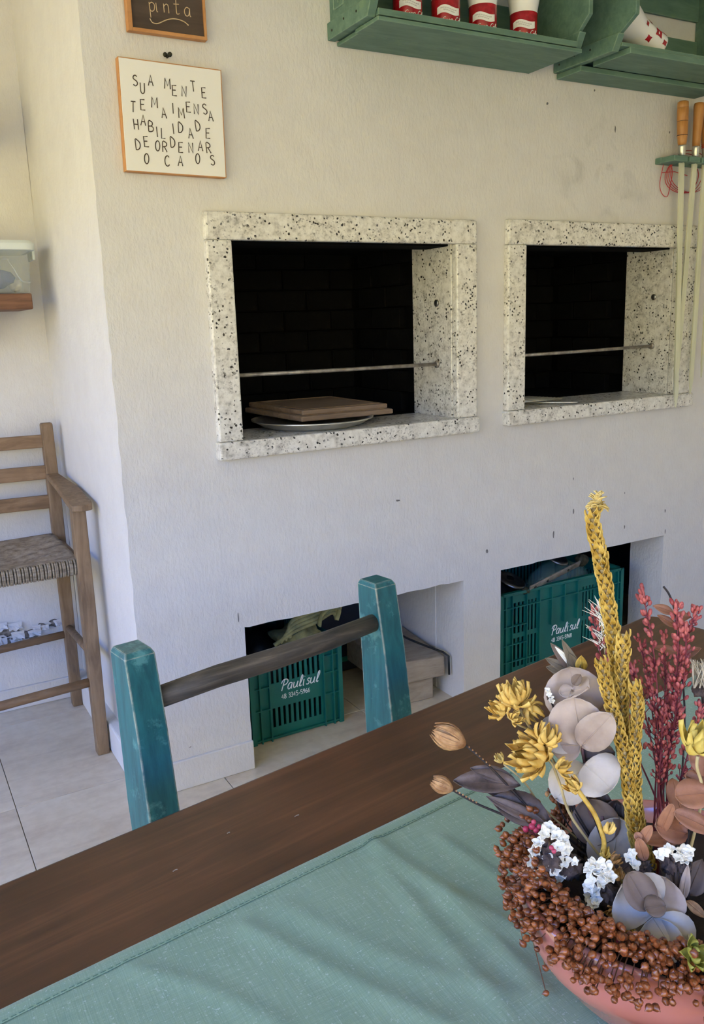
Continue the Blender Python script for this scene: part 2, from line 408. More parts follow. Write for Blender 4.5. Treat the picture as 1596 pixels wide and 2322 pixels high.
for (i, j) in cells:      # reveals of the openings
    for (ni, nj, a, b_) in ((i-1, j, (i, j+1), (i, j)), (i+1, j, (i+1, j), (i+1, j+1)), (i, j-1, (i, j), (i+1, j)), (i, j+1, (i+1, j+1), (i, j+1))):
        if (ni, nj) in cells or ni < 0 or nj < 0 or ni >= len(xs)-1 or nj >= len(zs)-1: continue
        va, vb = vid(*a), vid(*b_)
        for q in (va, vb):
            if q not in bk: bk[q] = back(q)
        g.f.append((vb, va, bk[va], bk[vb]))
wall_front = struct(g, 'wall_front', 'wall_paint', smooth=False)
for p in wall_front.data.polygons: p.use_smooth = True
wall_front.data.set_sharp_from_angle(angle=math.radians(40))
# narrow side of the grill block, with the same uneven corner
g = G(); k = len(zs)-1
for j in range(k+1):
    z = zs[j]; dx = .004*noise.noise((3, z*17, 0)) + .003*noise.noise((3, z*70, 0))
    for q in range(13):
        if q == 0: g.v.append(Vector((XC + dx, .0025*noise.noise((XC*1.7, z*1.7, 5)), z)))
        else: g.v.append(Vector((XC + dx*(1-q/12)**8 + .003*noise.noise((q*.3, z*2, 9)), (q/12)**1.5*(YB+.01), z)))
for j in range(k):
    for q in range(12): a = j*13+q; g.f.append((a+1, a, a+13, a+14))
struct(g, 'wall_side', 'wall_paint', smooth=True)
# niche back wall
g = G(); nx, nz = 70, 70
for i in range(nx+1):
    for j in range(nz+1):
        x = -2.8 + (XC+2.8)*i/nx; z = -0.01 + ZC*j/nz
        d = .012*max(0, .5-z)*noise.noise((x*6, z*8, 3))
        g.v.append(Vector((x, YB + d, z)))
for i in range(nx):
    for j in range(nz): a = i*(nz+1)+j; g.f.append((a, a+nz+1, a+nz+2, a+1))
wall_back = struct(g, 'wall_back', 'wall_paint', smooth=True)
# solid masonry behind the paint
struct(G().box(XC+.010, .20, .012, YB+.02, -.05, ZC-.01), 'wall_core', 'raw_masonry')
struct(G().box(-2.8, 3.15, YB+.03, YB+.2, -.1, ZC), 'wall_outer', 'raw_masonry')
# other walls of the room (behind and beside the camera); the left side is open to the garden
struct(G().box(3.0, 3.15, -5.1, 1.3, -.1, ZC), 'wall_right', 'wall_paint')
g = G()
for a in ((-2.8, -2.5, 0, ZC), (1.0, 3.0, 0, ZC), (-2.5, 1.0, 0, .2), (-2.5, 1.0, 2.4, ZC)): g.box(a[0], a[1], -5.1, -5.0, a[2], a[3])
struct(g, 'wall_rear', 'wall_paint')
struct(G().box(-2.75, -2.6, -5.1, 1.2, 2.4, ZC), 'trim_1', 'wall_paint')
struct(G().box(-2.75, -2.6, .72, 1.2, -.1, 2.5), 'wall_left', 'wall_paint')
# garden outside, lit by the sun
struct(G().box(-60, -2.8, -50, 50, -.4, -.15), 'ground', 'lawn')
struct(G().box(-60, 60, -60, -5.3, -.4, -.151), 'ground_rear', 'lawn')
g = G(); random.seed(3)
for i in range(44):
    a = -34 + i*1.5 + random.uniform(-.3, .3)
    if i < 30: g.ball((-11.5+random.uniform(-.4, .4), -24+i*1.3, 1.9+random.uniform(-.2, .3)), random.uniform(2.1, 2.6), 10, 8)
    g.ball((-20+i*.9, -15.5+random.uniform(-.4, .4), 1.9+random.uniform(-.2, .3)), random.uniform(2.1, 2.6), 10, 8)
struct(g, 'ground_bounce_hedge', 'hedge_leaf', smooth=True)  # unseen hedge rows, added to hide low sky and bounce warm light
# skirtings
g = G().box(XC-.034, XC+.02, 0.0, YB-.01, 0, .105); struct(g, 'baseboard_side', 'wall_paint', bevel=.006)
g = G().box(XC-.034, .387, -.011, .002, 0, .098); struct(g, 'baseboard_front', 'wall_paint', bevel=.003)
g = G().box(-2.7, XC, YB-.012, YB+.02, 0, .085); struct(g, 'baseboard_back', 'wall_paint', bevel=.004)
# storage space behind the two low openings
g = G()
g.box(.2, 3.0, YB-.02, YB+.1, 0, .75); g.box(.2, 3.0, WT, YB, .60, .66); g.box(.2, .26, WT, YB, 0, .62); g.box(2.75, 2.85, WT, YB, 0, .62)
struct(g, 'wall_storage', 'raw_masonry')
g = G().box(1.228, 1.40, WT-.002, YB-.02, 0, .6); struct(g, 'wall_partition', 'wall_paint', bevel=.004)
# fireboxes: blackened brick lining behind the granite
def firebox(x0, x1, z0, z1, tag):
    y0, y1 = .236, .74; f0 = x0 - .02; f1 = x1 + .02
    g = G(); g.box(f0-.06, f1+.06, y1, y1+.05, z0-.05, z1+.2); g.box(f0-.06, f0-.03, WT, y1, z0-.05, z1+.2); g.box(f1+.03, f1+.06, WT, y1, z0-.05, z1+.2)
    g.box(f0-.06, f1+.06, y0, y1, z1+.02, z1+.06); g.box(f0-.06, f1+.06, WT, y1, z0-.06, z0-.01)
    lin_ = g.build('firebox_lining', 'soot', wall_front)
    bl, bh, gap = .20, .072, .006
    B0 = None
    def br(x, y, z, rot):
        nonlocal B0
        if B0 is None:
            B0 = G().box(-bl/2, bl/2, -.014, .014, 0, bh).build('brick', 'soot_brick', lin_, bevel=.003, seg=1); o = B0; o.location = (x, y, z); o.rotation_euler = (0, 0, rot)
        else: o = twin(B0, 'brick', (x, y, z), lin_, (0, 0, rot))
        k_ = 1 + random.uniform(-.01, .01); o.scale = (1, k_, 1)
    nrow = int((z1+.06-z0)/(bh+gap)) + 1
    for r in range(nrow):
        z = z0 - .008 + r*(bh+gap); sh = (r % 2) * bl/2
        for c_ in range(3): 
            y = y0 + sh + c_*(bl+gap) + .02
            if y - bl/2 > y0 - .06 and y + bl/2 < y1 + .08: br(f1+.018+random.uniform(-.002, .002), y, z, PI/2); br(f0-.018, y, z, PI/2)
        for c_ in range(6):
            x = f0 + sh + c_*(bl+gap)
            if x - bl/2 < f1: br(x, y1-.014+random.uniform(-.002, .002), z, 0)
firebox(.411, 1.189, 1.066, 1.633, 1); firebox(1.485, 2.242, 1.072, 1.634, 2)

# chips, knocks and flaking paint
for (px, py, L, wd) in ((1255, 1212, .030, .006), (1300, 1160, .026, .006), (1416, 1195, .016, .005), (1508, 1158, .016, .005), (1104, 1250, .014, .010), (1416, 1118, .01, .004), (1508, 1205, .022, .004),
                        (1241, 235, .012, .007), (1348, 205, .010, .006), (1518, 300, .010, .006), (902, 1135, .008, .02), (1395, 292, .024, .006), (540, 1400, .03, .004), (1300, 1085, .012, .004)):
    p = at(px, py, 1, -.001); g = G(); poly = []
    for a in range(9):
        an = 2*PI*a/9; r = random.uniform(.6, 1.1); poly.append(p + Vector((math.cos(an)*wd*.5*r, -.0008, math.sin(an)*L*.5*r)))
    g.prism(poly, (0, .003, 0)); g.build('paint_chip', 'chip_dark', wall_front)
random.seed(11)
for (px, py, sz) in ((12, 1430, .075), (62, 1440, .07), (95, 1422, .045), (130, 1412, .05), (118, 1446, .04), (38, 1454, .05), (2, 1455, .06), (84, 1456, .035)):
    p = at(px, py, 1, YB-.0036); g = G(); n_ = 17; poly = []
    for a in range(n_):
        an = 2*PI*a/n_; r = random.uniform(.55, 1.15)*sz*.5; poly.append(p + Vector((math.cos(an)*r*1.25, 0, math.sin(an)*r*.7)))
    g.prism(poly, (0, .012, 0)); g.build('plaster_scar', 'crumbled_plaster', wall_back)
    for q in range(2):            # curled flake of paint standing off the wall
        c_ = p + Vector((random.uniform(-.5, .5)*sz, -.004, random.uniform(.1, .45)*sz)); g = G()
        for a in range(5):
            for b_ in range(4):
                u, v_ = a/4-.5, b_/3; g.v.append(c_ + Vector((u*sz*.7*(1-.3*v_*random.random()), -.018*v_*v_*random.uniform(.7, 1.3), -v_*sz*.35*random.uniform(.7, 1.1))))
        for a in range(4):
            for b_ in range(3): i0 = a*4+b_; g.f.append((i0, i0+1, i0+5, i0+4))
        g.build('paint_flake', 'wall_paint', wall_back, solid=.0012)

# ================================================================== GRANITE SURROUNDS
def surround(x0, x1, i0, i1, z0, zs_, zi, z1, label):
    t_ = thing('granite_surround', label, 'grill surround', ((x0+x1)/2, 0, z0))
    G().box(x0, x1, -.025, .004, zi, z1).build('lintel', 'granite', t_, bevel=.007)
    G().box(x0, i0, -.025, .004, zs_, zi).build('jamb', 'granite', t_, bevel=.005)
    G().box(i1, x1, -.025, .004, zs_, zi).build('jamb', 'granite', t_, bevel=.005)
    G().box(x0-.004, x1+.004, -.036, .236, z0, zs_).build('sill', 'granite', t_, bevel=.006)
    G().box(i0-.013, i0+.004, .004, .236, zs_, zi).build('cheek', 'granite', t_, bevel=.002)
    ck = G().box(i1-.002, i1+.015, .004, .236, zs_, zi+.01).build('cheek', 'granite', t_, bevel=.002)
    G().box(i0, i1, .02, .15, zi-.004, zi+.014).build('inner_lintel', 'soot', t_, bevel=.002)
    # iron plug in the cheek, above the bar
    c0 = Vector((i1-.003, .085, (zi+zs_)/2+.10)); G().lathe([(.012, 0), (.012, .004), (.008, .006)], c0, 14, axis=(-1, 0, 0)).build('plug', 'dull_steel', t_, smooth=True)
    return t_
surround(.335, 1.274, .411, 1.189, 1.013, 1.066, 1.633, 1.709, 'speckled granite surround of the grill opening nearest the white lettered sign')
surround(1.406, 2.352, 1.485, 2.242, 1.021, 1.073, 1.634, 1.716, 'speckled granite surround of the grill opening behind the hanging skewers')
def bar(a, b_, label):
    a, b_ = Vector(a), Vector(b_); d = (b_-a)
    t_ = thing('support_bar', label, 'rod', a)
    G().tube([a, a+d*.5+Vector((0, 0, -.001)), b_], .0062, 10).build('rod', 'rust_steel', t_, smooth=True)
    G().lathe([(.013, -.002), (.013, .004), (.007, .006)], b_+Vector((-.002, 0, 0)), 12, axis=(-1, 0, 0)).build('socket', 'rust_steel', t_, smooth=True)
    G().lathe([(.013, -.002), (.013, .004), (.007, .006)], a+Vector((.002, 0, 0)), 12, axis=(1, 0, 0)).build('socket', 'rust_steel', t_, smooth=True)
bar((.416, .085, 1.250), (1.186, .085, 1.245), 'thin metal bar across the grill opening with the cutting boards')
bar((1.490, .085, 1.256), (2.239, .085, 1.262), 'thin metal bar across the grill opening with the wire rack')

# steel platter and two cutting boards
pc = Vector((.728, .150, 1.0662))
t_ = thing('steel_platter', 'round steel platter on the granite sill under two cutting boards', 'platter', pc)
prof = [(.001, .002), (.135, .002), (.16, .012), (.186, .026), (.192, .0275), (.192, .0245), (.186, .023), (.162, .008), (.136, 0), (.001, 0)]
G().lathe([(r*1.04, z) for r, z in prof], pc, 56).build('dish', 'steel', t_, smooth=True)
G().lathe([(.1995, .0265), (.2015, .029), (.2005, .0245)], pc, 56, cap=False).build('rim', 'steel', t_, smooth=True)
def board(N_, R_, L_, th, name_label, lift=0):
    N_, R_, L_ = Vector(N_), Vector(R_), Vector(L_); B_ = R_ + L_ - N_; up = (R_-N_).cross(L_-N_).normalized()
    if up.z < 0: up = -up
    t_ = thing('cutting_board', name_label, 'board', N_)
    q = [N_+up*lift, R_+up*lift, B_+up*lift, L_+up*lift]
    G().hexa(q, [p+up*th for p in q]).build('slab', 'cutting_wood', t_, bevel=.004)
    g = G(); c_ = sum(q, Vector())/4   # worn groove line round the top
    ring = [c_ + (p-c_)*.88 + up*(th+.0002) for p in q]; g.tube(ring+[ring[0]], .0018, 5); g.build('groove', 'old_chair_wood', t_)
    return t_
board((.642, .055, 1.0935), (1.000, .082, 1.0895), (.582, .375, 1.1045), .017, 'lower of two wooden cutting boards stacked on the steel platter')
board((.656, .078, 1.1108), (.992, .105, 1.107), (.600, .385, 1.1218), .016, 'upper of two wooden cutting boards stacked on the steel platter')

# folded wire rack in the second grill
o_ = Vector((1.50, .02, 1.0745))
t_ = thing('wire_rack', 'small chromed wire grill rack lying on the second sill', 'grill rack', o_)
g = G()
for k in range(9):
    y = .06 + k*.016; g.tube([(1.50, y, 1.094-.0005*k), (1.715-.004*k, y-.008, 1.093)], .0022, 6)
g.build('grid_wires', 'steel', t_, smooth=True)['kind'] = 'stuff'
g = G(); ring = [(1.50, .055, 1.090), (1.722, .045, 1.090), (1.692, .19, 1.090), (1.50, .195, 1.090), (1.50, .055, 1.090)]; g.tube(ring, .0034, 8); g.build('frame', 'steel', t_, smooth=True)
G().tube([(1.60, .14, 1.080), (1.68, .06, 1.079), (1.735, .005, 1.079), (1.748, -.012, 1.079), (1.738, -.018, 1.079), (1.72, -.004, 1.079), (1.66, .055, 1.079), (1.585, .13, 1.080)], .0032, 8).build('handle', 'steel', t_, smooth=True)
G().tube([(1.52, .06, 1.090), (1.52, .06, 1.0768), (1.52, .185, 1.0768), (1.52, .185, 1.090)], .003, 6).build('foot', 'steel', t_); G().tube([(1.66, .06, 1.090), (1.66, .06, 1.0768), (1.66, .185, 1.0768), (1.66, .185, 1.090)], .003, 6).build('foot', 'steel', t_)

# ================================================================== LETTERING
F = {
 'A': [[(0,0),(.3,1),(.6,0)],[(.13,.36),(.47,.36)]], 'B': [[(0,0),(0,1),(.35,.98),(.48,.85),(.46,.66),(.3,.54),(0,.52)],[(.3,.54),(.55,.42),(.56,.16),(.36,.02),(0,0)]],
 'C': [[(.55,.86),(.4,1),(.16,.92),(.02,.62),(.04,.25),(.2,.03),(.42,.02),(.56,.16)]], 'D': [[(0,0),(.02,1),(.3,.93),(.54,.68),(.52,.3),(.3,.05),(0,0)]],
 'E': [[(.5,1),(0,.98),(0,0),(.52,.02)],[(0,.52),(.4,.54)]], 'H': [[(0,0),(0,1)],[(.5,0),(.5,1)],[(0,.5),(.5,.5)]], 'I': [[(.1,0),(.12,1)]], 'L': [[(0,1),(0,0),(.46,.02)]],
 'M': [[(0,0),(.06,1),(.36,.3),(.66,1),(.72,0)]], 'N': [[(0,0),(0,1),(.52,0),(.54,1)]], 'O': [[(.28,1),(.08,.85),(0,.5),(.08,.14),(.28,0),(.46,.14),(.54,.5),(.46,.86),(.28,1)]],
 'R': [[(0,0),(0,1),(.35,.98),(.5,.82),(.44,.6),(0,.5)],[(.2,.52),(.55,0)]], 'S': [[(.5,.88),(.3,1),(.08,.88),(.06,.68),(.28,.54),(.48,.4),(.5,.16),(.28,0),(.02,.12)]],
 'T': [[(0,1),(.56,1)],[(.28,1),(.26,0)]], 'U': [[(0,1),(.02,.25),(.16,.02),(.36,.03),(.48,.25),(.5,1)]], 'P': [[(.12,-.02),(.2,1)],[(-.08,.72),(.05,1.02),(.4,1.06),(.62,.86),(.5,.58),(.16,.5)]],
 'p': [[(0,.62),(.06,-.42)],[(.02,.5),(.2,.64),(.4,.5),(.36,.14),(.16,.02),(.04,.12)]], 'i': [[(.05,.6),(.08,.05),(.16,0)],[(.06,.86),(.07,.9)]], 'n': [[(0,.6),(.02,0)],[(.02,.42),(.2,.6),(.36,.5),(.38,0)]],
 't': [[(.14,1),(.14,.1),(.26,0),(.36,.06)],[(-.06,.66),(.36,.7)]], 'a': [[(.4,.54),(.2,.62),(.02,.42),(.02,.14),(.16,0),(.34,.12),(.42,.56)],[(.42,.56),(.42,.08),(.5,0)]],
 'u': [[(0,.58),(.02,.14),(.16,0),(.34,.14),(.42,.58)],[(.42,.58),(.42,.1),(.52,0)]], 'l': [[(.02,.05),(.24,.7),(.22,1.04),(.1,1.0),(.06,.3),(.14,0),(.28,.08)]], 's': [[(.34,.5),(.2,.6),(.08,.5),(.14,.36),(.3,.24),(.3,.08),(.14,0),(.0,.07)]],
 'o': [[(.2,.58),(.02,.42),(.02,.14),(.18,0),(.36,.14),(.36,.42),(.2,.58)]], 'c': [[(.36,.48),(.2,.58),(.02,.4),(.02,.14),(.18,0),(.38,.1)]], '-': [[(.05,.36),(.36,.36)]], ' ': [],
 '0': [[(.25,1),(.05,.8),(.02,.3),(.22,0),(.44,.2),(.46,.75),(.25,1)]], '3': [[(.03,.9),(.25,1),(.44,.85),(.4,.6),(.2,.53),(.44,.4),(.44,.14),(.22,0),(.02,.1)]], '4': [[(.36,0),(.36,1),(.02,.35),(.5,.35)]],
 '5': [[(.44,1),(.08,1),(.05,.56),(.28,.6),(.45,.4),(.4,.1),(.2,0),(.02,.08)]], '6': [[(.4,.95),(.15,.75),(.03,.35),(.12,.05),(.34,.02),(.44,.25),(.34,.48),(.06,.4)]],
 '8': [[(.24,.54),(.07,.7),(.1,.93),(.25,1),(.4,.92),(.42,.7),(.24,.54),(.04,.36),(.05,.1),(.24,0),(.44,.1),(.44,.36),(.24,.54)]], '9': [[(.06,.06),(.3,.2),(.44,.6),(.38,.92),(.2,1),(.04,.8),(.1,.55),(.42,.6)]],
}
def smooth_line(pts, k=3):
    if len(pts) < 3: return pts
    out = []
    for i in range(len(pts)-1):
        p0, p1, p2, p3 = pts[max(i-1,0)], pts[i], pts[i+1], pts[min(i+2,len(pts)-1)]
        for q in range(k):
            t_ = q/k; a = [.5*((2*p1[d]) + (-p0[d]+p2[d])*t_ + (2*p0[d]-5*p1[d]+4*p2[d]-p3[d])*t_*t_ + (-p0[d]+3*p1[d]-3*p2[d]+p3[d])*t_**3) for d in range(2)]
            out.append(tuple(a))
    return out + [pts[-1]]
CURVED = set('BCDORSUPpinatulsoc0356890')
def write(g, text, fmap, h, r, slant=0.0, gap=.18, u0=0.0, v0=0.0, wid=1.0, n=5, adv=None):
    u = u0
    for ch in text:
        st = F.get(ch, []); wmax = 0.28
        for ln in st:
            pl = smooth_line(ln) if ch in CURVED else ln
            g.tube([fmap(u + (x*wid + y*slant)*h, v0 + y*h) for x, y in pl], r, n)
            wmax = max(wmax if st else .28, max(x for x, y in ln))
        u += ((wmax if st else .28)*wid + gap)*h if adv is None else adv
    return u
def catmull3(pts, k=5):
    pts = [Vector(p) for p in pts]; out = []
    for i in range(len(pts)-1):
        p0, p1, p2, p3 = pts[max(i-1,0)], pts[i], pts[i+1], pts[min(i+2,len(pts)-1)]
        for q in range(k):
            t_ = q/k; out.append(.5*((2*p1) + (-p0+p2)*t_ + (2*p0-5*p1+4*p2-p3)*t_*t_ + (-p0+3*p1-3*p2+p3)*t_**3))
    return out + [pts[-1]]

# ================================================================== SIGNS
YS = -.022
t_ = thing('lettered_sign', 'square white sign with scattered dark letters in a pine frame', 'sign', (.275, 0, 1.80))
a, b_, c_, d_ = at(268, 128, 1, YS), at(501, 158, 1, YS), at(514, 404, 1, YS), at(284, 387, 1, YS)   # corners of the face
ux = ((b_-a)+(c_-d_)).normalized(); cen = (a+b_+c_+d_)/4; hw = ((b_-a).length+(c_-d_).length)/4; hh = ((a-d_).length+(b_-c_).length)/4
uz = Vector((-ux.z, 0, ux.x)).normalized(); uz = uz if uz.z > 0 else -uz
G().obox(cen+Vector((0, .004, 0)), ux*(hw-.002), uz*(hh-.002), Vector((0, .004, 0))).build('panel', 'whiteboard', t_, bevel=.001)
for s_ in (-1, 1):
    G().obox(cen+ux*s_*(hw-.003)+Vector((0, .0115, 0)), ux*.0035, uz*hh, Vector((0, .0108, 0))).build('frame_rail', 'frame_pine', t_, bevel=.001)
    G().obox(cen+uz*s_*(hh-.003)+Vector((0, .0115, 0)), ux*(hw-.0068), uz*.0035, Vector((0, .0108, 0))).build('frame_rail', 'frame_pine', t_, bevel=.001)
rows = "S870,520 U918,570 A970,520 M1078,540 E1125,585 N1187,590 T1245,558 E1315,600 T858,690 E920,677 M995,662 A1055,730 I1114,700 M1168,730 E1215,692 N1265,705 S1320,705 A1358,750 H876,803 A922,777 B972,817 I1011,852 L1053,862 I1116,832 D1164,825 A1228,862 D1275,815 E1342,862 D888,935 E942,915 O1016,942 R1063,950 D1113,920 E1166,953 N1230,955 A1292,943 R1345,957 O945,1025 C1077,1040 A1163,1040 O1275,1025 S1370,1035"
g = G(); random.seed(5)
for tok in rows.split():
    ch = tok[0]; X, Y = map(float, tok[1:].split(',')); p = at(X/2.85, Y/2.85, 1, YS-.0003); h = .0255
    wd = max(x for ln in F[ch] for x, y in ln); tl = random.uniform(-.10, .06)
    fm = lambda u, v_, p=p, wd=wd, tl=tl: p + ux*((u-wd*h*.42*.85) + tl*(v_-h/2)) + uz*(v_-h/2)
    write(g, ch, fm, h, .0014, wid=.85)
g.build('lettering', 'ink', t_)
p = at(379, 130, 1, 0)
t_ = thing('wall_screw', 'dark screw in the wall above the white lettered sign', 'screw', p)
G().tube([p+Vector((0, .01, 0)), p+Vector((0, -.022, .001))], .0028, 8).build('shank', 'nail_iron', t_, smooth=True)
G().lathe([(.002, 0), (.0062, .002), (.0055, .006), (.001, .0072)], p+Vector((0, -.02, .001)), 12, axis=(0, -1, .05)).build('head', 'nail_iron', t_, smooth=True)
G().lathe([(.0055, 0), (.0062, .003), (.003, .005)], p+Vector((-.007, -.004, .004)), 10, axis=(0, -1, .05)).build('anchor', 'nail_iron', t_, smooth=True)

t_ = thing('chalk_sign', 'dark board sign with chalk writing in a pine frame', 'sign', (.28, 0, 2.14))
x0, x1, z0, z1 = .166, .378, 2.140, 2.40; yk = -.022
tilt = 0
G().box(x0+.006, x1-.006, -.014, -.004, z0+.006, z1-.006).build('panel', 'blackboard', t_)
for (A, B_) in (((x0, x0+.013), (z0, z1)), ((x1-.006, x1), (z0, z1)), ((x0+.0125, x1-.0055), (z0, z0+.009)), ((x0+.0125, x1-.0055), (z1-.009, z1))):
    G().box(A[0], A[1], yk, -.001, B_[0], B_[1]).build('frame_rail', 'frame_pine', t_, bevel=.0015)
g = G()
for ch, X, Y in (('p', 985, 50), ('i', 1025, 52), ('n', 1078, 58), ('t', 1148, 66), ('a', 1212, 80)):
    p = at((X-18)/2.85, (Y+22)/2.85, 1, -.0146); fm = lambda u, v_, p=p: p + Vector((u, 0, v_-u*.02)); write(g, ch, fm, .034, .0011)
g.tube(catmull3([at(X/2.85, Y/2.85, 1, -.0146) for X, Y in ((968, 118), (985, 145), (1020, 152), (1080, 128), (1130, 122), (1185, 138), (1218, 164))]), [.0008]+[.0014]*29+[.0022], 5)
g.build('lettering', 'chalk', t_)

# ================================================================== GREEN CRATE SHELVES AND CUPS
def crate_shelf(x0, x1, d0, d1, label, mid_chamfer, two):
    z0 = 2.188; z1 = z0 + .36; t_ = thing('crate_shelf', label, 'shelf', ((x0+x1)/2, -.12, z0))
    th = .016
    for xa in (x0, x1-th):
        poly = [(xa, -.001, z0+.045), (xa, -d0+.006, z0+.045), (xa, -d1, mid_chamfer), (xa, -d1, z1-.08), (xa, -d0, z1), (xa, -.001, z1)]
        G().prism(poly, (th, 0, 0)).build('end_board', 'sage_paint', t_, bevel=.002)
        out = -.010 if xa == x0 else .0
        poly = [(xa+out, -.001, z0), (xa+out, -d0+.02, z0), (xa+out, -d0-.004, z0+.046), (xa+out, -.001, z0+.046)]
        G().prism(poly, (th+.010, 0, 0)).build('end_cleat', 'sage_paint', t_, bevel=.002)
    xi0, xi1 = x0+th+.001, x1-th-.001
    if two:
        G().box(x0+.004, x1-.004, -.115, -.002, z0-.018, z0-.001).build('bottom_board', 'sage_paint', t_, bevel=.002)
        G().box(xi0+.03, xi1+.02, -d0, -.125, z0-.004, z0+.014).build('bottom_board', 'sage_paint', t_, bevel=.002)
        G().box(xi0, xi1, -d0+.006, -.003, z0+.015, z0+.026).build('bottom_board', 'sage_paint', t_, bevel=.002)
    else:
        G().box(x0+.02, x1-.002, -.122, -.002, z0-.012, z0-.001).build('bottom_board', 'sage_paint', t_, bevel=.002)
        G().box(x0+.012, x1-.002, -d0, -.1225, z0-.012, z0-.001).build('bottom_board', 'sage_paint', t_, bevel=.002)
        G().box(xi0, xi1, -d0+.004, -.003, z0+.003, z0+.020).build('bottom_board', 'sage_paint', t_, bevel=.002)
    for (a, b_) in ((z0+.028, z0+.172), (z0+.238, z0+.36)):
        G().box(xi0, xi1, -.014, -.002, a, b_).build('back_slat', 'sage_paint', t_, bevel=.002)
    G().box(xi0, xi1, -d0, -.003, z1-.012, z1).build('top_board', 'sage_paint', t_, bevel=.002)
    g = G()
    for xa in (x0-.0105, ):
        for (yy, zz) in ((-.03, z0+.02), (-.10, z0+.03), (-.17, z0+.028)): g.lathe([(.0035, 0), (.003, .0012)], (xa, yy, zz), 8, axis=(-1, 0, 0))
    g.build('nail_heads', 'nail_iron', t_)['kind'] = 'stuff'
    return t_
cs1 = crate_shelf(.762, 1.505, .245, .285, 'green wooden crate shelf holding four upright red and white cups', 2.272, False)
crate_shelf(1.620, 2.312, .285, .345, 'green wooden crate shelf with a tipped-over cup, above the skewers', 2.272, True)
# stamped box mark on the outside of the first crate
g = G(); xm = .7605
for (a, b_) in (((-.03, 2.262), (-.03, 2.335)), ((-.03, 2.262), (-.085, 2.262)), ((-.085, 2.262), (-.085, 2.335)), ((-.045, 2.285), (-.07, 2.285)), ((-.057, 2.272), (-.057, 2.312)), ((-.045, 2.312), (-.07, 2.312))):
    g.tube([(xm, *a), (xm, *b_)], .0022, 4)
g.build('stamp_mark', 'sage_paint', cs1)

def cup_profile(): return [(.0395, .0), (.040, .004), (.0415, .088), (.047, .118), (.056, .150), (.0605, .172), (.0605, .176), (.058, .175), (.053, .148), (.044, .116), (.038, .088), (.036, .006), (.001, .005)]
def face_cup(x, y, z, label, turn=0.0):
    t_ = thing('printed_cup', label, 'cup', (x, y, z), 'red and white cups on the green crate shelf')
    G().lathe(cup_profile(), (x, y, z), 36).build('body', 'cup_white', t_, smooth=True)
    G().lathe([(.0402, .001), (.0408, .002), (.0420, .079), (.0413, .0805)], (x, y, z), 36, cap=False).build('red_wrap', 'cup_red', t_, smooth=True)
    va = math.atan2(CAM.y-y, CAM.x-x) + turn        # the print faces the room
    def fm(u, v_, off=.0006): r = .0409 + .0017*v_/.088 + off; a = va + u/r; return Vector((x + r*math.cos(a), y + r*math.sin(a), z+v_))
    g = G(); n_ = 22; pts = []
    for i in range(n_+1):      # waving white banner
        u = -.036 + .072*i/n_; wv = .004*math.sin(i/n_*2*PI); pts.append((fm(u, .034+wv, .0005), fm(u, .052+wv + .003*math.sin(i/n_*PI), .0005)))
    for i in range(n_): g.add([pts[i][0], pts[i+1][0], pts[i+1][1], pts[i][1]], [(0, 1, 2, 3)])
    g.build('banner', 'cup_white', t_, solid=.0003)
    g = G()
    for row, (zz, L) in enumerate(((.047, .050), (.0415, .034))):
        k = int(L/.0028)
        for i in range(k):
            u = -L/2 + L*i/k; wv = .004*math.sin((u+.036)/.072*2*PI)
            g.tube([fm(u, zz+wv-.0015, .001), fm(u+.0009, zz+wv+.0015, .001)], .00045, 4)
    g.build('small_print', 'print_black', t_)['kind'] = 'stuff'
    g = G(); write(g, 'Coca-Cola', lambda u, v_: fm(u, v_, .001), .0155, .0008, slant=.3, gap=.10, u0=-.022, v0=.011, wid=.95, n=4)
    g.build('lettering', 'cup_white', t_)
    return t_
for (x, lb, tr) in ((.930, 'printed red cup closest to the left end of its green crate shelf', .3), (1.062, 'second printed red cup from the left end of the green crate shelf', .25), (1.196, 'third printed red cup from the left end of the green crate shelf', .1), (1.352, 'printed red cup farthest right in the row on the green crate shelf', .05)):
    face_cup(x, -.150, 2.2085, lb, tr)
# cups in the second crate
def lying_cup(base, axis, mat2, label, red):
    base = Vector(base); t_ = thing('tipped_cup', label, 'cup', base, 'cups lying in the second green crate')
    G().lathe(cup_profile(), base, 32, axis=axis).build('body', 'cup_white', t_, smooth=True)
    if red:
        q = Vector((0, 0, 1)).rotation_difference(Vector(axis))
        for (a, zz, sz) in ((-1.3, .045, .020), (-2.2, .075, .013), (-.5, .012, .015), (-1.7, .012, .011), (-.8, .085, .011), (-2.9, .03, .017), (.4, .05, .018), (1.6, .04, .018), (-1.45, .105, .009)):
            g = G(); pl = []
            for k in range(8):
                an = 2*PI*k/8; rr = sz*(1 if k % 2 else .6); aa = a + rr*math.cos(an)/.042; z_ = zz + rr*math.sin(an); r_ = .0408 + .0016*z_/.088 + (max(0, z_-.088)*.2)
                pl.append(base + q @ Vector((r_*math.cos(aa), r_*math.sin(aa), max(.001, z_))))
            g.add(pl, [tuple(range(8))]); g.build('red_print', 'cup_red', t_, solid=.0006)
ax1 = Vector((-.85, .1, .52)).normalized()
lying_cup((1.908, -.178, 2.254), (-.80, .05, .36), 0, 'white cup with red print leaning over in the second green crate shelf', True)
lying_cup((1.875, -.079, 2.256), (-.98, .0, .16), 0, 'plain white cup lying beneath the leaning cup in the green crate', False)

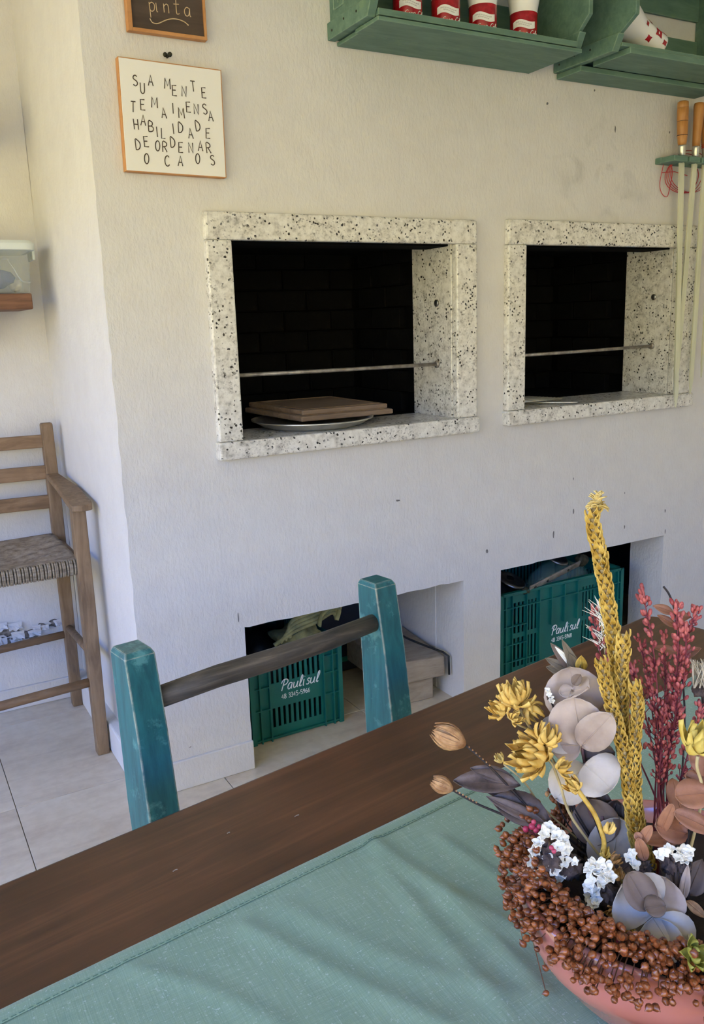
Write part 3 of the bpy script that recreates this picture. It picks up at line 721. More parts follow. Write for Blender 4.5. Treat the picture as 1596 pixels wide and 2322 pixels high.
# ================================================================== SKEWERS
t_ = thing('skewer_rack', 'green notched wooden rack on the wall holding the skewers', 'rack', (2.27, 0, 1.93))
G().box(2.115, 2.52, -.030, .0, 1.928, 1.950).build('rail', 'sage_paint', t_, bevel=.003)
SK = [(2.194, 0.032), (2.262, -.021), (2.318, -.012), (2.372, -.006)]
cuts = [2.105] + [s[0] for s in SK] + [2.44, 2.52]
for a, b_ in zip(cuts, cuts[1:]):
    a2, b2 = (a+.0055 if a != cuts[0] else a+.012), (b_-.0055 if b_ not in (2.52,) else b_)
    G().prism([(a2, -.0295, 1.929), (b2, -.0295, 1.929), (b2, -.088, 1.929), (a2, -.088, 1.929)], (0, 0, .020)).build('tooth', 'sage_paint', t_, bevel=.003)
labels = ['flat steel skewer with wooden handle at the left end of the green rack', 'steel skewer hanging crosswise behind the leftmost one', 'third steel skewer from the left on the green rack', 'steel skewer at the edge of the photo, tip showing']
for i, (x, dx) in enumerate(SK):
    y = -.058; ze = [1.026, 1.12, 1.075, 1.135][i]; top = Vector((x-.004*(1 if i == 0 else 0), y, 1.9505)); t_ = thing('skewer', labels[i], 'skewer', (x, y, ze), 'skewers on the green rack')
    if i == 1: y2 = -.045
    tip = Vector((x+dx, y + (.018 if i == 1 else 0), ze)); ln = (top-tip).length; ax = (tip-top).normalized(); sd = Vector((1, 0, 0)); sd = (sd-ax*sd.dot(ax)).normalized(); nr = ax.cross(sd)
    wd, dp = (.0125, .0030) if i != 3 else (.007, .003)
    g = G(); rings = []
    for (q, k) in ((-.006, .9), (.0, 1), (ln*.6, .95), (ln-.055, .85), (ln, .05)):
        p = top+ax*q; rings.append([p-sd*wd*k-nr*dp, p+sd*wd*k-nr*dp, p+sd*wd*k+nr*dp, p-sd*wd*k+nr*dp])
    for a, b_ in zip(rings, rings[1:]): g.hexa(b_, a)
    g.build('blade', 'skewer_steel', t_)
    G().lathe([(.010, .001), (.0125, .006), (.0135, .034), (.0135, .042)], top, 14, axis=-ax).build('ferrule', 'steel', t_, smooth=True)
    prof = [(.0140, .040), (.0160, .050), (.0185, .07), (.0185, .072), (.0175, .0735), (.0187, .075), (.0200, .12), (.0188, .1215), (.0202, .124), (.0205, .165), (.0194, .1665), (.0205, .168), (.0195, .186), (.012, .190)]
    if i == 1: prof = [(.0135, .040), (.0150, .06), (.0165, .10), (.0190, .15), (.0205, .178), (.0185, .188), (.010, .191)]
    h_ = G().lathe(prof, top, 18, axis=-ax).build('handle', 'handle_wood', t_, smooth=True)
    if i == 0:
        for q_ in (.0735, .1215, .1665): G().tube([top-ax*q_+(sd*math.cos(a)+nr*math.sin(a))*.0186 for a in [2*PI*k/20 for k in range(21)]], .0011, 5, cap=False).build('burnt_ring', 'dark_stem', t_)
    if i == 2: G().tube([top-ax*(.035+.0009*k)+ (sd*math.cos(k*.9)+nr*math.sin(k*.9))*.0165 for k in range(30)], .0016, 5).build('wire_wrap', 'red_wire', t_)
g = G(); random.seed(2)
for k in range(5):
    cx, cz = 2.235+.012*k, 1.885+.006*k; rx, rz = .085+.006*k, .055+.005*k
    if k == 0: cx, cz, rx, rz = 2.165, 1.88, .030, .065
    g.tube([(cx + rx*math.cos(a), -.012-.003*k-.004*math.sin(3*a), cz + rz*math.sin(a)) for a in [2*PI*i/28 for i in range(29)]], .0014, 5, cap=False)
t_ = thing('wire_coil', 'coil of thin red wire hung behind the skewers', 'wire', (2.23, -.01, 1.80))
g.build('loops', 'red_wire', t_); G().tube([(2.14, -.012, 1.90), (2.20, -.02, 1.905), (2.27, -.02, 1.895)], .0016, 5).build('loose_end', 'red_wire', t_)

# ================================================================== PLASTIC CRATES AND STORED THINGS
def plastic_crate(x0, x1, y0, y1, z1, label, ribs, slots, levels, text, tpos, th_, num, plain=()):
    t_ = thing('plastic_crate', label, 'crate', ((x0+x1)/2, (y0+y1)/2, 0))
    rc = .012          # ribs stand this far proud of the plate
    G().box(x0+rc, x1-rc, y0+rc, y1-rc, .004, .014).build('base', 'crate_green', t_)
    g = G()
    for (a, b_, c_, d_) in ((x0, x1, y0, y0+.02), (x0, x1, y1-.02, y1), (x0, x0+.02, y0, y1), (x1-.02, x1, y0, y1)): g.box(a, b_, c_, d_, z1-.012, z1)
    g.build('rim', 'crate_green', t_, bevel=.002)
    def side(fm, wdt, ribs, slots, levels, name):
        g = G()
        def bx(u0, u1, v0, v1, d0, d1):
            P = [fm(u0, v0, d0), fm(u1, v0, d0), fm(u1, v0, d1), fm(u0, v0, d1)]; Q = [fm(u0, v1, d0), fm(u1, v1, d0), fm(u1, v1, d1), fm(u0, v1, d1)]; g.hexa(P, Q)
        cur = 0.0
        for (u0, u1, rows) in slots:      # solid plate between slotted fields
            if u0 > cur: bx(cur, u0, 0.0, z1-.006, rc, rc+.004)
            v = 0.0
            for (a, b_) in rows:
                bx(u0, u1, v, a, rc, rc+.004); n_ = max(2, round((u1-u0)/.019)); st = (u1-u0)/n_
                for k in range(n_+1):
                    c0 = u0 + k*st; bx(max(u0, c0-.0048), min(u1, c0+.0048), a, b_, rc, rc+.004)
                v = b_
            bx(u0, u1, v, z1-.006, rc, rc+.004); cur = u1
        if cur < wdt: bx(cur, wdt, 0, z1-.006, rc, rc+.004)
        for u in ribs:
            u, zl = u if isinstance(u, tuple) else (u, 0.0); bx(u-.0022, u+.0022, zl, z1-.004, 0.0, rc+.001)
        for (v, spans) in levels:
            for (a, b_) in spans: bx(a, b_, v-.002, v+.002, .001, rc+.001)
        return g.build(name, 'crate_green', t_)
    W_ = x1-x0; D_ = y1-y0
    front = side(lambda u, v, d: Vector((x0+u, y0+d, v)), W_, ribs, slots, levels, 'side_panel')
    sl = [(.09, D_-.09, [(z1*.12, z1*.42), (z1*.58, z1*.86)])]; rb = [.002, .03, .08, D_-.08, D_-.03, D_-.002]; lv = [(z1*q, [(0, D_)]) for q in (.03, .3, .6, .88)]
    sw = [(.09, W_-.09, [(z1*.12, z1*.42), (z1*.58, z1*.86)])]; rw = [.002, .03, .08, W_-.08, W_-.03, W_-.002]; lw = [(z1*q, [(0, W_)]) for q in (.03, .3, .6, .88)]
    side(lambda u, v, d: Vector((x0+d, y0+u, v)), D_, rb, sl, lv, 'side_panel'); side(lambda u, v, d: Vector((x1-d, y0+u, v)), D_, rb, sl, lv, 'side_panel')
    side(lambda u, v, d: Vector((x0+u, y1-d, v)), W_, rw, sw, lw, 'side_panel')
    g = G(); fm = lambda u, v_: Vector((tpos[0]+u, y0+rc-.0006, tpos[1]+v_))
    write(g, text, fm, th_, th_*.055, slant=.28, gap=.12, wid=.95, n=4); write(g, num, fm, th_*.45, th_*.034, gap=.16, v0=-th_*.85, u0=.002, wid=.95, n=4)
    g.build('lettering', 'white_ink', t_)
    return t_
W1 = .352; hz = .312
plastic_crate(.437, .789, .122, .66, hz, 'green plastic crate with a rag, short side facing out of the low opening', [.002, .036, .072, W1-.072, W1-.036, W1-.002], [(.078, W1-.078, [(.045, .115), (.205, .275)])],
              [(.012, [(0, W1)]), (.12, [(0, .074), (W1-.074, W1)]), (.20, [(0, .074), (W1-.074, W1)]), (.262, [(0, .074), (W1-.074, W1)])], 'Paulisul', (.553, .172), .036, '48 3345-5966')
W2 = .655
plastic_crate(1.447, 2.102, .058, .47, .362, 'green plastic crate with plastic bags, long side facing out', [.002, .03, .062, .135, .2, (.262, .19), (.33, .19), (.40, .19), W2-.135, W2-.062, W2-.03, W2-.002],
              [(.07, .132, [(.05, .17), (.19, .315)]), (.14, .196, [(.05, .17), (.19, .315)]), (.43, .50, [(.05, .17), (.19, .315)])],
              [(.012, [(0, W2)]), (.08, [(0, .2), (W2-.2, W2)]), (.15, [(0, .14), (W2-.14, W2)]), (.225, [(0, .14), (W2-.14, W2)]), (.30, [(0, W2)])], 'Paulisul', (1.716, .142), .036, '48 3345-5968')
def crumple(name, c, r, mat, parent, seed, sq=(1, 1, 1), n=26, amp=.35, fr=3.0, **kw):
    c = Vector(c); g = G()
    g.ball((0, 0, 0), 1.0, n, n//2)
    for i, p in enumerate(g.v):
        k = 1 + amp*noise.noise((p*fr*.5)+Vector((seed, 0, 0))) + amp*.5*noise.noise(p*fr+Vector((0, seed, 0)))
        g.v[i] = c + Vector((p.x*r*k*sq[0], p.y*r*k*sq[1], p.z*r*k*sq[2]))
    return g.build(name, mat, parent, smooth=True, **kw)
t_ = thing('rag', 'crumpled yellow-green rag heaped in the plastic crate', 'rag', (.66, .3, .25))
crumple('heap', (.675, .245, .30), .08, 'rag_cloth', t_, 3, (1.2, 1.0, .72), amp=.35)
g = G()
for k in range(4): g.tube(catmull3([(.55+.02*k, .16, .33+.004*k), (.63, .165+.006*k, .362+.010*k), (.72, .18, .372+.014*k), (.80+.01*k, .205, .385+.012*k), (.825, .22, .352)], 6), .008, 7)
g.build('folds', 'rag_cloth', t_, smooth=True)
G().tube(catmull3([(.73, .17, .36), (.735, .16, .40), (.77, .155, .425), (.805, .16, .41), (.80, .17, .37)], 6), .011, 8, flat=.5).build('loop', 'rag_cloth', t_, smooth=True)
t_ = thing('packed_bag', 'dark crumpled bag under the rag in the plastic crate', 'bag', (.62, .42, .02))
crumple('bulk', (.615, .42, .16), .14, 'dark_bag', t_, 6, (1.0, 1.2, .95))
t_ = thing('storage_case', 'dark flat case behind the plastic crate and timber', 'case', (1.0, .62, 0))
G().box(.84, 1.19, .50, .60, .004, .40).build('shell', 'dark_box', t_, bevel=.008); G().box(.83, 1.2, .49, .61, .402, .416).build('lid', 'dark_box', t_, bevel=.004)
G().box(.86, 1.17, .494, .499, .05, .07).build('band', 'crate_green', t_)
# timber offcuts
G().hexa([(1.02, .118, .0), (1.165, .105, .0), (1.19, .30, .0), (1.03, .31, .0)], [(1.02, .118, .088), (1.165, .105, .088), (1.19, .30, .088), (1.03, .31, .088)]).build('timber_block', 'offcut_wood', bevel=.004, label='short rough timber offcut on the floor under a wider one', cat='wood block', group='timber offcuts in the low opening')
G().hexa([(.96, .105, .089), (1.205, .082, .089), (1.222, .40, .089), (.97, .42, .089)], [(.955, .108, .18), (1.205, .085, .165), (1.222, .40, .185), (.97, .42, .195)]).build('timber_block', 'offcut_wood', bevel=.005, label='wide rough timber offcut lying on top of a shorter one', cat='wood block', group='timber offcuts in the low opening')
t_ = thing('bent_wire', 'black bent wire with a hook lying over the timber offcut', 'wire', (1.15, .2, .18))
G().tube(catmull3([(1.09, .32, .20), (1.098, .30, .242), (1.118, .29, .252), (1.134, .285, .240), (1.13, .275, .21), (1.16, .20, .192), (1.205, .095, .178)], 5)+[Vector((1.214, .072, .168)), Vector((1.214, .070, .095))], .0042, 7).build('rod', 'black_wire', t_, smooth=True)
# things in the second crate
t_ = thing('bin_bag', 'black crumpled bag filling the second plastic crate', 'bag', (1.6, .27, .03))
crumple('bulk', (1.60, .27, .25), .118, 'dark_bag', t_, 12, (1.0, 1.15, 1.05), amp=.3)
t_ = thing('clear_bag', 'clear plastic bag bulging out of the second crate', 'bag', (1.86, .2, .2))
crumple('bulk', (1.885, .215, .290), .112, 'clear_bag', t_, 15, (1.35, 1.0, .85), amp=.25)
p0, p1 = at(1200, 1336, 1, .060), at(1314, 1277, 1, .085); ax = (p1-p0).normalized(); up = Vector((0, -.45, 1)); up = (up-ax*up.dot(ax)).normalized()
t_ = thing('metal_strap', 'flat worn metal strap with rivets lying across the second crate', 'metal strap', p0)
G().obox((p0+p1)/2, ax*(p1-p0).length*.5, up*.015, ax.cross(up)*.004).build('strap', 'rust_steel', t_, bevel=.003)
for q in (.1, .34, .75):
    c_ = p0 + (p1-p0)*q; nn = ax.cross(up); nn = nn if nn.y < 0 else -nn
    G().lathe([(.006, .003), (.006, .006), (.003, .008)], c_, 10, axis=nn).build('rivet', 'nail_iron', t_, smooth=True)
crumple('hinge', p1+ax*.022+Vector((0, .01, .004)), .026, 'nail_iron', t_, 21, (1.2, .8, 1), n=14)
crumple('hinge', p0-ax*.012+Vector((0, .01, -.004)), .016, 'nail_iron', t_, 22, (1.3, .8, .8), n=12)
# tin lids catching light behind the strap
for (px, py, r, lb) in ((1160, 1318, .06, 'dull metal lid half buried behind the strap, near the opening edge'), (1262, 1268, .05, 'dull metal lid behind the strap at the top of the opening')):
    c_ = at(px, py, 1, .2); G().lathe([(.002, .008), (r*.8, .006), (r*.86, .012), (r, .004), (r, 0), (.002, .003)], c_, 28, axis=(.2, -.35, .9)).build('tin_lid', 'dull_steel', smooth=True, label=lb, cat='lid', group='tin lids in the second low opening')

# ================================================================== LOFT / CHAIRS
def loft(g, rings):
    b = len(g.v); n = len(rings[0])
    for r in rings: g.v += [Vector(p) for p in r]
    for i in range(len(rings)-1):
        for j in range(n): g.f.append((b+i*n+j, b+i*n+(j+1) % n, b+(i+1)*n+(j+1) % n, b+(i+1)*n+j))
    g.f.append(tuple(b+j for j in range(n))[::-1]); g.f.append(tuple(b+(len(rings)-1)*n+j for j in range(n)))
    return g
def sq(cx, cy, z, hx, hy): return [(cx-hx, cy-hy, z), (cx+hx, cy-hy, z), (cx+hx, cy+hy, z), (cx-hx, cy+hy, z)]
TR = math.radians(9.3)
class L(G):   # geometry in a thing's own coordinates
    def build(s, name, mat, parent, **kw):
        o0, rz = ORG[parent]; R = Matrix.Rotation(rz, 3, 'Z'); s.v = [o0 + R @ Vector(v) for v in s.v]
        return G.build(s, name, mat, parent, **kw)
tc = thing('teal_chair', 'teal painted wooden chair with worn round top rung at the table', 'chair', (.045, -1.0, 0), rz=TR)
for s_ in (-1, 1):
    x = s_*.262; g = L()
    loft(g, [sq(x*.97, -.005, .0, .024, .026), sq(x*.985, -.026, .25, .026, .036), sq(x*.99, -.030, .46, .027, .043), sq(x*1.0, -.020, .62, .0275, .043), sq(x*1.0, -.008, .76, .027, .037), sq(x, .006, .884, .0265, .029), sq(x, .008, .893, .022, .024)])
    g.build('back_post', 'teal_paint', tc, bevel=.0022)
    g = L(); loft(g, [sq(s_*.235, -.43, 0, .021, .021), sq(s_*.24, -.43, .46, .024, .024)]); g.build('front_leg', 'teal_paint', tc, bevel=.004)
    for z in (.16, .30): L().tube([(s_*.248, -.03, z), (s_*.238, -.42, z+.01)], .011, 10).build('side_stretcher', 'teal_paint', tc, smooth=True)
L().tube([(-.235, -.012, .800), (-.12, -.013, .805), (0, -.014, .804), (.12, -.014, .806), (.238, -.012, .812)], [.0185, .0195, .020, .019, .0175], 16).build('top_rung', 'rung_wood', tc, smooth=True)
L().tube([(-.24, -.034, .56), (0, -.035, .562), (.24, -.034, .56)], .016, 14).build('rung', 'rung_wood', tc, smooth=True)
for z in (.20, .36): L().tube([(-.22, -.43, z), (.22, -.43, z)], .011, 10).build('stretcher', 'teal_paint', tc, smooth=True)
g = L(); loft(g, [sq(0, -.235, .445, .235, .2), sq(0, -.235, .462, .245, .212), sq(0, -.235, .474, .235, .2)]); g.build('seat', 'rush', tc, bevel=.006)

# rush-seated armchair standing in the niche
wc = thing('rush_armchair', 'old bare-wood armchair with woven rush seat in the niche', 'chair', (-.26, .59, 0))
for (xr, yr) in ((-.002, .805), (-.515, .805)):
    g = G(); loft(g, [sq(xr, yr+.004, 0, .018, .019), sq(xr, yr, .5, .021, .021), sq(xr, yr-.003, .8, .021, .019), sq(xr, yr+.004, 1.075, .020, .016), sq(xr, yr+.004, 1.082, .018, .014)]); g.build('back_post', 'old_chair_wood', wc, bevel=.003)
for xr in (-.010, -.508):
    g = G(); loft(g, [sq(xr, .372, 0, .0195, .019), sq(xr, .368, .5, .0225, .021), sq(xr, .364, .85, .0215, .020)]); g.build('front_leg', 'old_chair_wood', wc, bevel=.003)
for (za, zb) in ((.996, 1.042), (.882, .932), (.775, .824)):
    g = G(); rings = []
    for k in range(9):
        q = k/8; x = -.495 + .475*q; bow = .018*math.sin(PI*q); rings.append([(x, .797+bow, za), (x, .797+bow, zb), (x, .811+bow, zb), (x, .811+bow, za)])
    loft(g, rings); g.build('back_slat', 'chair_slat_wood', wc, bevel=.003)
for xr in (-.001, -.517):
    s_ = 1 if xr > -.2 else -1; g = G()
    top = [(xr-.022, .80), (xr+.018, .80), (xr+.030*s_+.010, .56), (xr+.036*s_, .36), (xr+.028*s_, .318), (xr-.006, .310), (xr-.034, .325), (xr-.034, .40), (xr-.026, .60)]
    z = lambda y: .905 - (.80-y)*.075
    g.prism([(x, y, z(y)-.022) for x, y in top], (0, 0, .020)); g.build('armrest', 'old_chair_wood', wc, bevel=.004)
for (y, z, r, m_) in ((.372, .256, .015, 'front'), (.806, .285, .014, 'rear')): G().tube([(-.50, y, z-.02), (-.26, y, z-.006), (-.02, y, z+.004)], r, 10, flat=1.05).build('stretcher', 'chair_slat_wood', wc, smooth=True)
for xr in (-.004, -.512):
    for z in (.315, ): G().tube([(xr, .79, z), (xr, .385, z+.03)], .0135, 10).build('side_stretcher', 'old_chair_wood', wc, smooth=True)
    G().tube([(xr, .79, .648), (xr, .385, .655)], .014, 10).build('seat_rail', 'old_chair_wood', wc, smooth=True)
g = G(); nu, nv = 40, 30
for i in range(nu+1):
    for j in range(nv+1):
        u, v_ = i/nu, j/nv; x = -.495+.475*u; y = .372 + .425*v_
        e = min(u, 1-u, v_, 1-v_); g.v.append(Vector((x, y, .676 - .030*min(1, e*2.6) + .006*min(1, e*14) + .002*math.sin((x if min(v_, 1-v_) < min(u, 1-u) else y)*520))))
for i in range(nu):
    for j in range(nv): a = i*(nv+1)+j; g.f.append((a, a+nv+1, a+nv+2, a+1))
g.build('seat', 'rush', wc, smooth=True, solid=.012)
g = G()
for (yy, sgn) in ((.366, 1), (.803, -1)):
    for k in range(62):
        x = -.488 + k*.0075; rr = .0245 if sgn > 0 else .017
        ring = [(x + .0015*math.sin(k*2.1), yy + rr*.62*math.cos(a), .660 + rr*math.sin(a)) for a in [2*PI*q/12 for q in range(13)]]
        g.tube(ring, .0036, 5, cap=False)
g.build('rush_cords', 'rush', wc, smooth=True)['kind'] = 'stuff'

# plank shelf and tub in the niche
t_ = thing('plank_shelf', 'rough brown plank shelf on the niche wall under the plastic tub', 'shelf', (-.5, .75, 1.47))
G().box(-1.0, -.032, .62, YB-.004, 1.471, 1.521).build('plank', 'shelf_wood', t_, bevel=.004)
for x in (-.9, -.25): G().prism([(x, YB-.004, 1.47), (x, .66, 1.47), (x, YB-.004, 1.30)], (.03, 0, 0)).build('bracket', 'shelf_wood', t_, bevel=.003)
t_ = thing('plank_shelf', 'plank shelf higher on the niche wall, out of view, added to cast a shadow', 'shelf', (-.6, .75, 2.0))  # unseen upper shelf, added to throw a soft shadow into the niche corner
G().box(-1.1, -.108, .70, YB-.004, 1.995, 2.04).build('plank', 'shelf_wood', t_, bevel=.004)
G().prism([(-.4, YB-.004, 1.994), (-.4, .72, 1.994), (-.4, YB-.004, 1.84)], (.03, 0, 0)).build('bracket', 'shelf_wood', t_, bevel=.003)
t_ = thing('shadow_tin', 'dark tin on the upper niche shelf, out of view, added to cast a shadow', 'tin', (-.21, .80, 2.041))  # unseen tin, added to deepen the shadow cast by the upper shelf
G().lathe([(.075, 0), (.078, .003), (.078, .085), (.075, .09)], (-.195, .80, 2.041), 28).build('can', 'dark_box', t_, smooth=True); G().lathe([(.08, .088), (.08, .1), (.02, .104)], (-.195, .80, 2.041), 28).build('lid', 'dark_box', t_, smooth=True)
tb = thing('plastic_tub', 'clear plastic tub with a lid on the plank shelf', 'tub', (-.22, .74, 1.522))
X0, X1, Y0, Y1 = -.40, -.018, .625, .845
def rrect(x0, x1, y0, y1, z, r, n=5):
    out = []
    for (cx, cy, a0) in ((x1-r, y1-r, 0), (x0+r, y1-r, PI/2), (x0+r, y0+r, PI), (x1-r, y0+r, 1.5*PI)):
        out += [(cx + r*math.cos(a0+k*PI/2/n), cy + r*math.sin(a0+k*PI/2/n), z) for k in range(n+1)]
    return out
g = G(); R_ = []
for (ins, z) in ((.014, 1.5225), (.010, 1.526), (.0, 1.655)): R_.append(rrect(X0+ins, X1-ins, Y0+ins, Y1-ins, z, .03))
for (ins, z) in ((.003, 1.655), (.012, 1.528)): R_.append(rrect(X0+ins, X1-ins, Y0+ins, Y1-ins, z, .028))
loft(g, R_); g.build('bin', 'tub_plastic', tb, smooth=True)
g = G(); loft(g, [rrect(X0-.010, X1+.012, Y0-.012, Y1+.012, 1.656, .034), rrect(X0-.012, X1+.014, Y0-.014, Y1+.014, 1.664, .036), rrect(X0-.012, X1+.014, Y0-.014, Y1+.014, 1.676, .036), rrect(X0-.004, X1+.004, Y0-.004, Y1+.004, 1.686, .030)])
g.build('lid', 'tub_lid', tb, smooth=True, bevel=.001)
G().box(X1+.012, X1+.022, .69, .78, 1.63, 1.672).build('clip', 'tub_lid', tb, bevel=.003)
g = G(); g.tube(catmull3([(-.40, .6215, 1.628), (-.12, .6215, 1.628), (-.09, .6215, 1.618), (-.062, .6225, 1.565), (-.045, .6235, 1.556), (-.03, .624, 1.556)], 4), .0022, 6); g.build('moulded_rib', 'tub_plastic', tb, smooth=True)
t_ = thing('blue_package', 'shiny blue packet inside the clear plastic tub', 'packet', (-.2, .73, 1.53))
crumple('film', (-.165, .70, 1.570), .055, 'blue_film', t_, 31, (1.75, .85, .62), amp=.25)
t_ = thing('white_package', 'small pale packet beside the blue one in the tub', 'packet', (-.06, .74, 1.53)); crumple('film', (-.058, .76, 1.554), .028, 'whiteboard', t_, 35, (.8, 1.1, .7), amp=.4)

# ================================================================== TABLE AND RUNNER
A_ = Vector((.852, -1.163, 0)); U_ = Vector((math.cos(TR), math.sin(TR), 0)); N_ = Vector((-math.sin(TR), math.cos(TR), 0))
TL, TW, TZ = 2.2, .88, .77
tbl = thing('dining_table', 'long dark-stained wooden table with the green runner', 'table', A_ - U_*TL/2 - N_*TW/2, rz=TR)
g = L(); g.prism([(x, y, TZ-.036) for x, y, z in rrect(-TL/2, TL/2, -TW/2, TW/2, 0, .03)], (0, 0, .036)); g.build('table_top', 'table_wood', tbl, bevel=.006, seg=3)
for sx in (-1, 1):
    L().box(sx*(TL/2-.10)-.012, sx*(TL/2-.10)+.012, -TW/2+.10, TW/2-.10, TZ-.13, TZ-.036).build('apron', 'table_wood', tbl, bevel=.002)
    for sy in (-1, 1): g = L(); loft(g, [sq(sx*(TL/2-.10), sy*(TW/2-.10), 0, .033, .033), sq(sx*(TL/2-.10), sy*(TW/2-.10), TZ-.036, .042, .042)]); g.build('leg', 'table_wood', tbl, bevel=.004)
for sy in (-1, 1): L().box(-TL/2+.10, TL/2-.10, sy*(TW/2-.10)-.012, sy*(TW/2-.10)+.012, TZ-.13, TZ-.036).build('apron', 'table_wood', tbl, bevel=.002)
# linen runner with hem and soft creases
RA = math.radians(7.6); ru = Vector((math.cos(RA), math.sin(RA), 0)); rn = Vector((math.sin(RA), -math.cos(RA), 0)); r0 = Vector((-.503, -1.588, 0)) - ru*.62
RLn, RW = 1.82, .40
creases = [((850, 1915), (960, 1995), (1195, 2128), .0030, .010), ((1010, 2040), (1120, 2135), (1235, 2255), .0026, .009), ((560, 2105), (760, 2210), (1010, 2330), .0024, .010), ((860, 1960), (985, 2110), (1150, 2300), .0020, .009),
           ((300, 2200), (480, 2250), (640, 2335), .002, .010), ((1000, 1905), (1100, 1975), (1200, 2030), .0022, .008), ((650, 2060), (900, 2180), (1200, 2270), .0016, .012)]
crs = []
for (a, b_, c_, h, wd) in creases: crs.append(([at(*p, 2, TZ) for p in catmull3([(*a, 0), (*b_, 0), (*c_, 0)], 6) for p in [(p[0], p[1])]], h, wd))
def rz_(p):
    z = .0012 + .0006*noise.noise(p*14) + .0004
    for pts, h, wd in crs:
        d2 = min((q.x-p.x)**2 + (q.y-p.y)**2 for q in pts)
        h *= 1.7
        if d2 < 16*wd*wd:
            best = 1e9
            for q0, q1 in zip(pts, pts[1:]):
                s_ = Vector((q1.x-q0.x, q1.y-q0.y)); w_ = Vector((p.x-q0.x, p.y-q0.y)); t_ = max(0, min(1, w_.dot(s_)/max(1e-9, s_.dot(s_)))); best = min(best, (w_-s_*t_).length)
            z += h*math.exp(-(best/wd)**2)
    return z
def runner_grid(u0, u1, v0, v1, nu, nv, off):
    g = G()
    for i in range(nu+1):
        for j in range(nv+1):
            p = r0 + ru*(u0+(u1-u0)*i/nu) + rn*(v0+(v1-v0)*j/nv)
            edge = .0015*noise.noise(Vector((i*.35, 0, 4))) if (j == 0 and v0 == 0) else 0
            g.v.append(Vector((p.x + rn.x*edge, p.y + rn.y*edge, TZ + rz_(p) + off)))
    for i in range(nu):
        for j in range(nv): a = i*(nv+1)+j; g.f.append((a, a+nv+1, a+nv+2, a+1)[::-1])
    return g
rt = thing('table_runner', 'sage green linen runner laid along the table under the flower pot', 'runner', r0 + ru*RLn/2 + rn*RW/2 + Vector((0, 0, TZ)))
runner_grid(0, RLn, 0, RW, 200, 70, .0).build('cloth', 'linen', rt, smooth=True)
runner_grid(0, RLn, -.0008, .017, 200, 3, .0011).build('hem', 'linen', rt, smooth=True, solid=.0007)
g = G()
for i in range(230):
    a = r0 + ru*(i*RLn/230+.001) + rn*.0155; b_ = a + ru*.0052; g.tube([Vector((a.x, a.y, TZ+rz_(a)+.0016)), Vector((b_.x, b_.y, TZ+rz_(b_)+.0016))], .00045, 4)
g.build('stitching', 'linen_thread', rt)['kind'] = 'stuff'
# crumbs and nicks on the table
for (px, py, L_) in ((668, 1852, .007), (392, 1976, .006), (515, 1890, .004), (430, 1695, .003)):
    p = at(px, py, 2, TZ+.0006); G().tube([p, p+U_*L_*.6+N_*.001, p+U_*L_], .0006, 5).build('nick', 'offcut_wood', tbl)

# ================================================================== FLOWER POT
PC = Vector((.05, -1.885, 0)); VD = Vector((.777, .63, 0)).normalized()
def bq(px, py, off=0.0):
    """a point of the bouquet: off = metres behind (+) or before (-) the middle of the pot"""
    d = ray(px, py); return CAM + d*((.745+off)/d.dot(VD))
PZ = TZ + .0045
pot = thing('flower_pot', 'glossy pink ceramic pot with draped folds on the runner', 'pot', (PC.x, PC.y, PZ))
def prf(r, z, a):
    k = max(0, min(1, (z-.005)/.06)); f_ = math.sin(2*a + 105*z + .9*math.sin(3*a)); f2 = math.sin(5*a + 40*z + 1.0)
    return r + k*(.0062*f_ + .0050*f2 - .0022*math.cos(4*a + 210*z))*(1 if z < .104 else .35)
prof = [(.002, 0), (.078, 0), (.082, .003), (.098, .020), (.116, .045), (.129, .068), (.1355, .086), (.1375, .098), (.136, .108), (.132, .112), (.127, .110), (.124, .100), (.118, .085), (.002, .08)]
pot_b = G().lathe([(r, z) for r, z in prof], (PC.x, PC.y, PZ), 120, rfun=prf).build('bowl', 'ceramic_pink', pot, smooth=True, sub=1)
G().lathe([(.001, .099), (.06, .098), (.117, .094), (.117, .088), (.001, .088)], (PC.x, PC.y, PZ), 40).build('filling', 'potting_soil', pot, smooth=True)
MOUTH = Vector((PC.x, PC.y, PZ+.095))
def into_pot(p, k=.5):
    """foot of a stem, stuck in the filling"""
    q = Vector((p.x, p.y, 0)) - Vector((PC.x, PC.y, 0)); l_ = q.length; q = q*(min(l_, .085)/max(l_, 1e-6))*k; return MOUTH + q

# ---------- stems of round eucalyptus leaves
def facing(p, tilt=(0, 0, 0)): return ((CAM-p).normalized() + Vector(tilt)).normalized()
def leaf_part(parent, b_, tp, wpx, mat, off=0, off2=None, cup=.25, bend=.04, tilt=(0, 0, 0), shape=.8, name='leaf', fold=0, n=10, rnd=False):
    p, q = bq(*b_, off), bq(*tp, off if off2 is None else off2)
    o = G().leaf(p, q, facing(p, tilt), wpx*.00044, n, cup, bend, shape, fold=fold, rnd=rnd).build(name, mat, parent, smooth=True, solid=.0005)
    nr = facing(p, tilt); t_ = (q-p).normalized(); nr = (nr-t_*nr.dot(t_)).normalized()
    rib = [p + (q-p)*k + nr*(bend*(q-p).length*math.sin(PI*k) - cup*wpx*.00044*.15 + .0005) for k in (.02, .25, .5, .75, .93)]
    G().tube(rib, [.0007, .0006, .0005, .0004, .0002], 5).build('midrib', mat, o)
    return o
def stem_part(parent, pts, r, mat, name='stem', n=7): return G().tube(catmull3(pts, 5), r, n).build(name, mat, parent, smooth=True)
f0 = into_pot(bq(1345, 1960, .03))
t_ = thing('eucalyptus_stem', 'tall dried eucalyptus stem with large lilac-grey round leaves', 'dried stem', f0, 'eucalyptus stems in the pot')
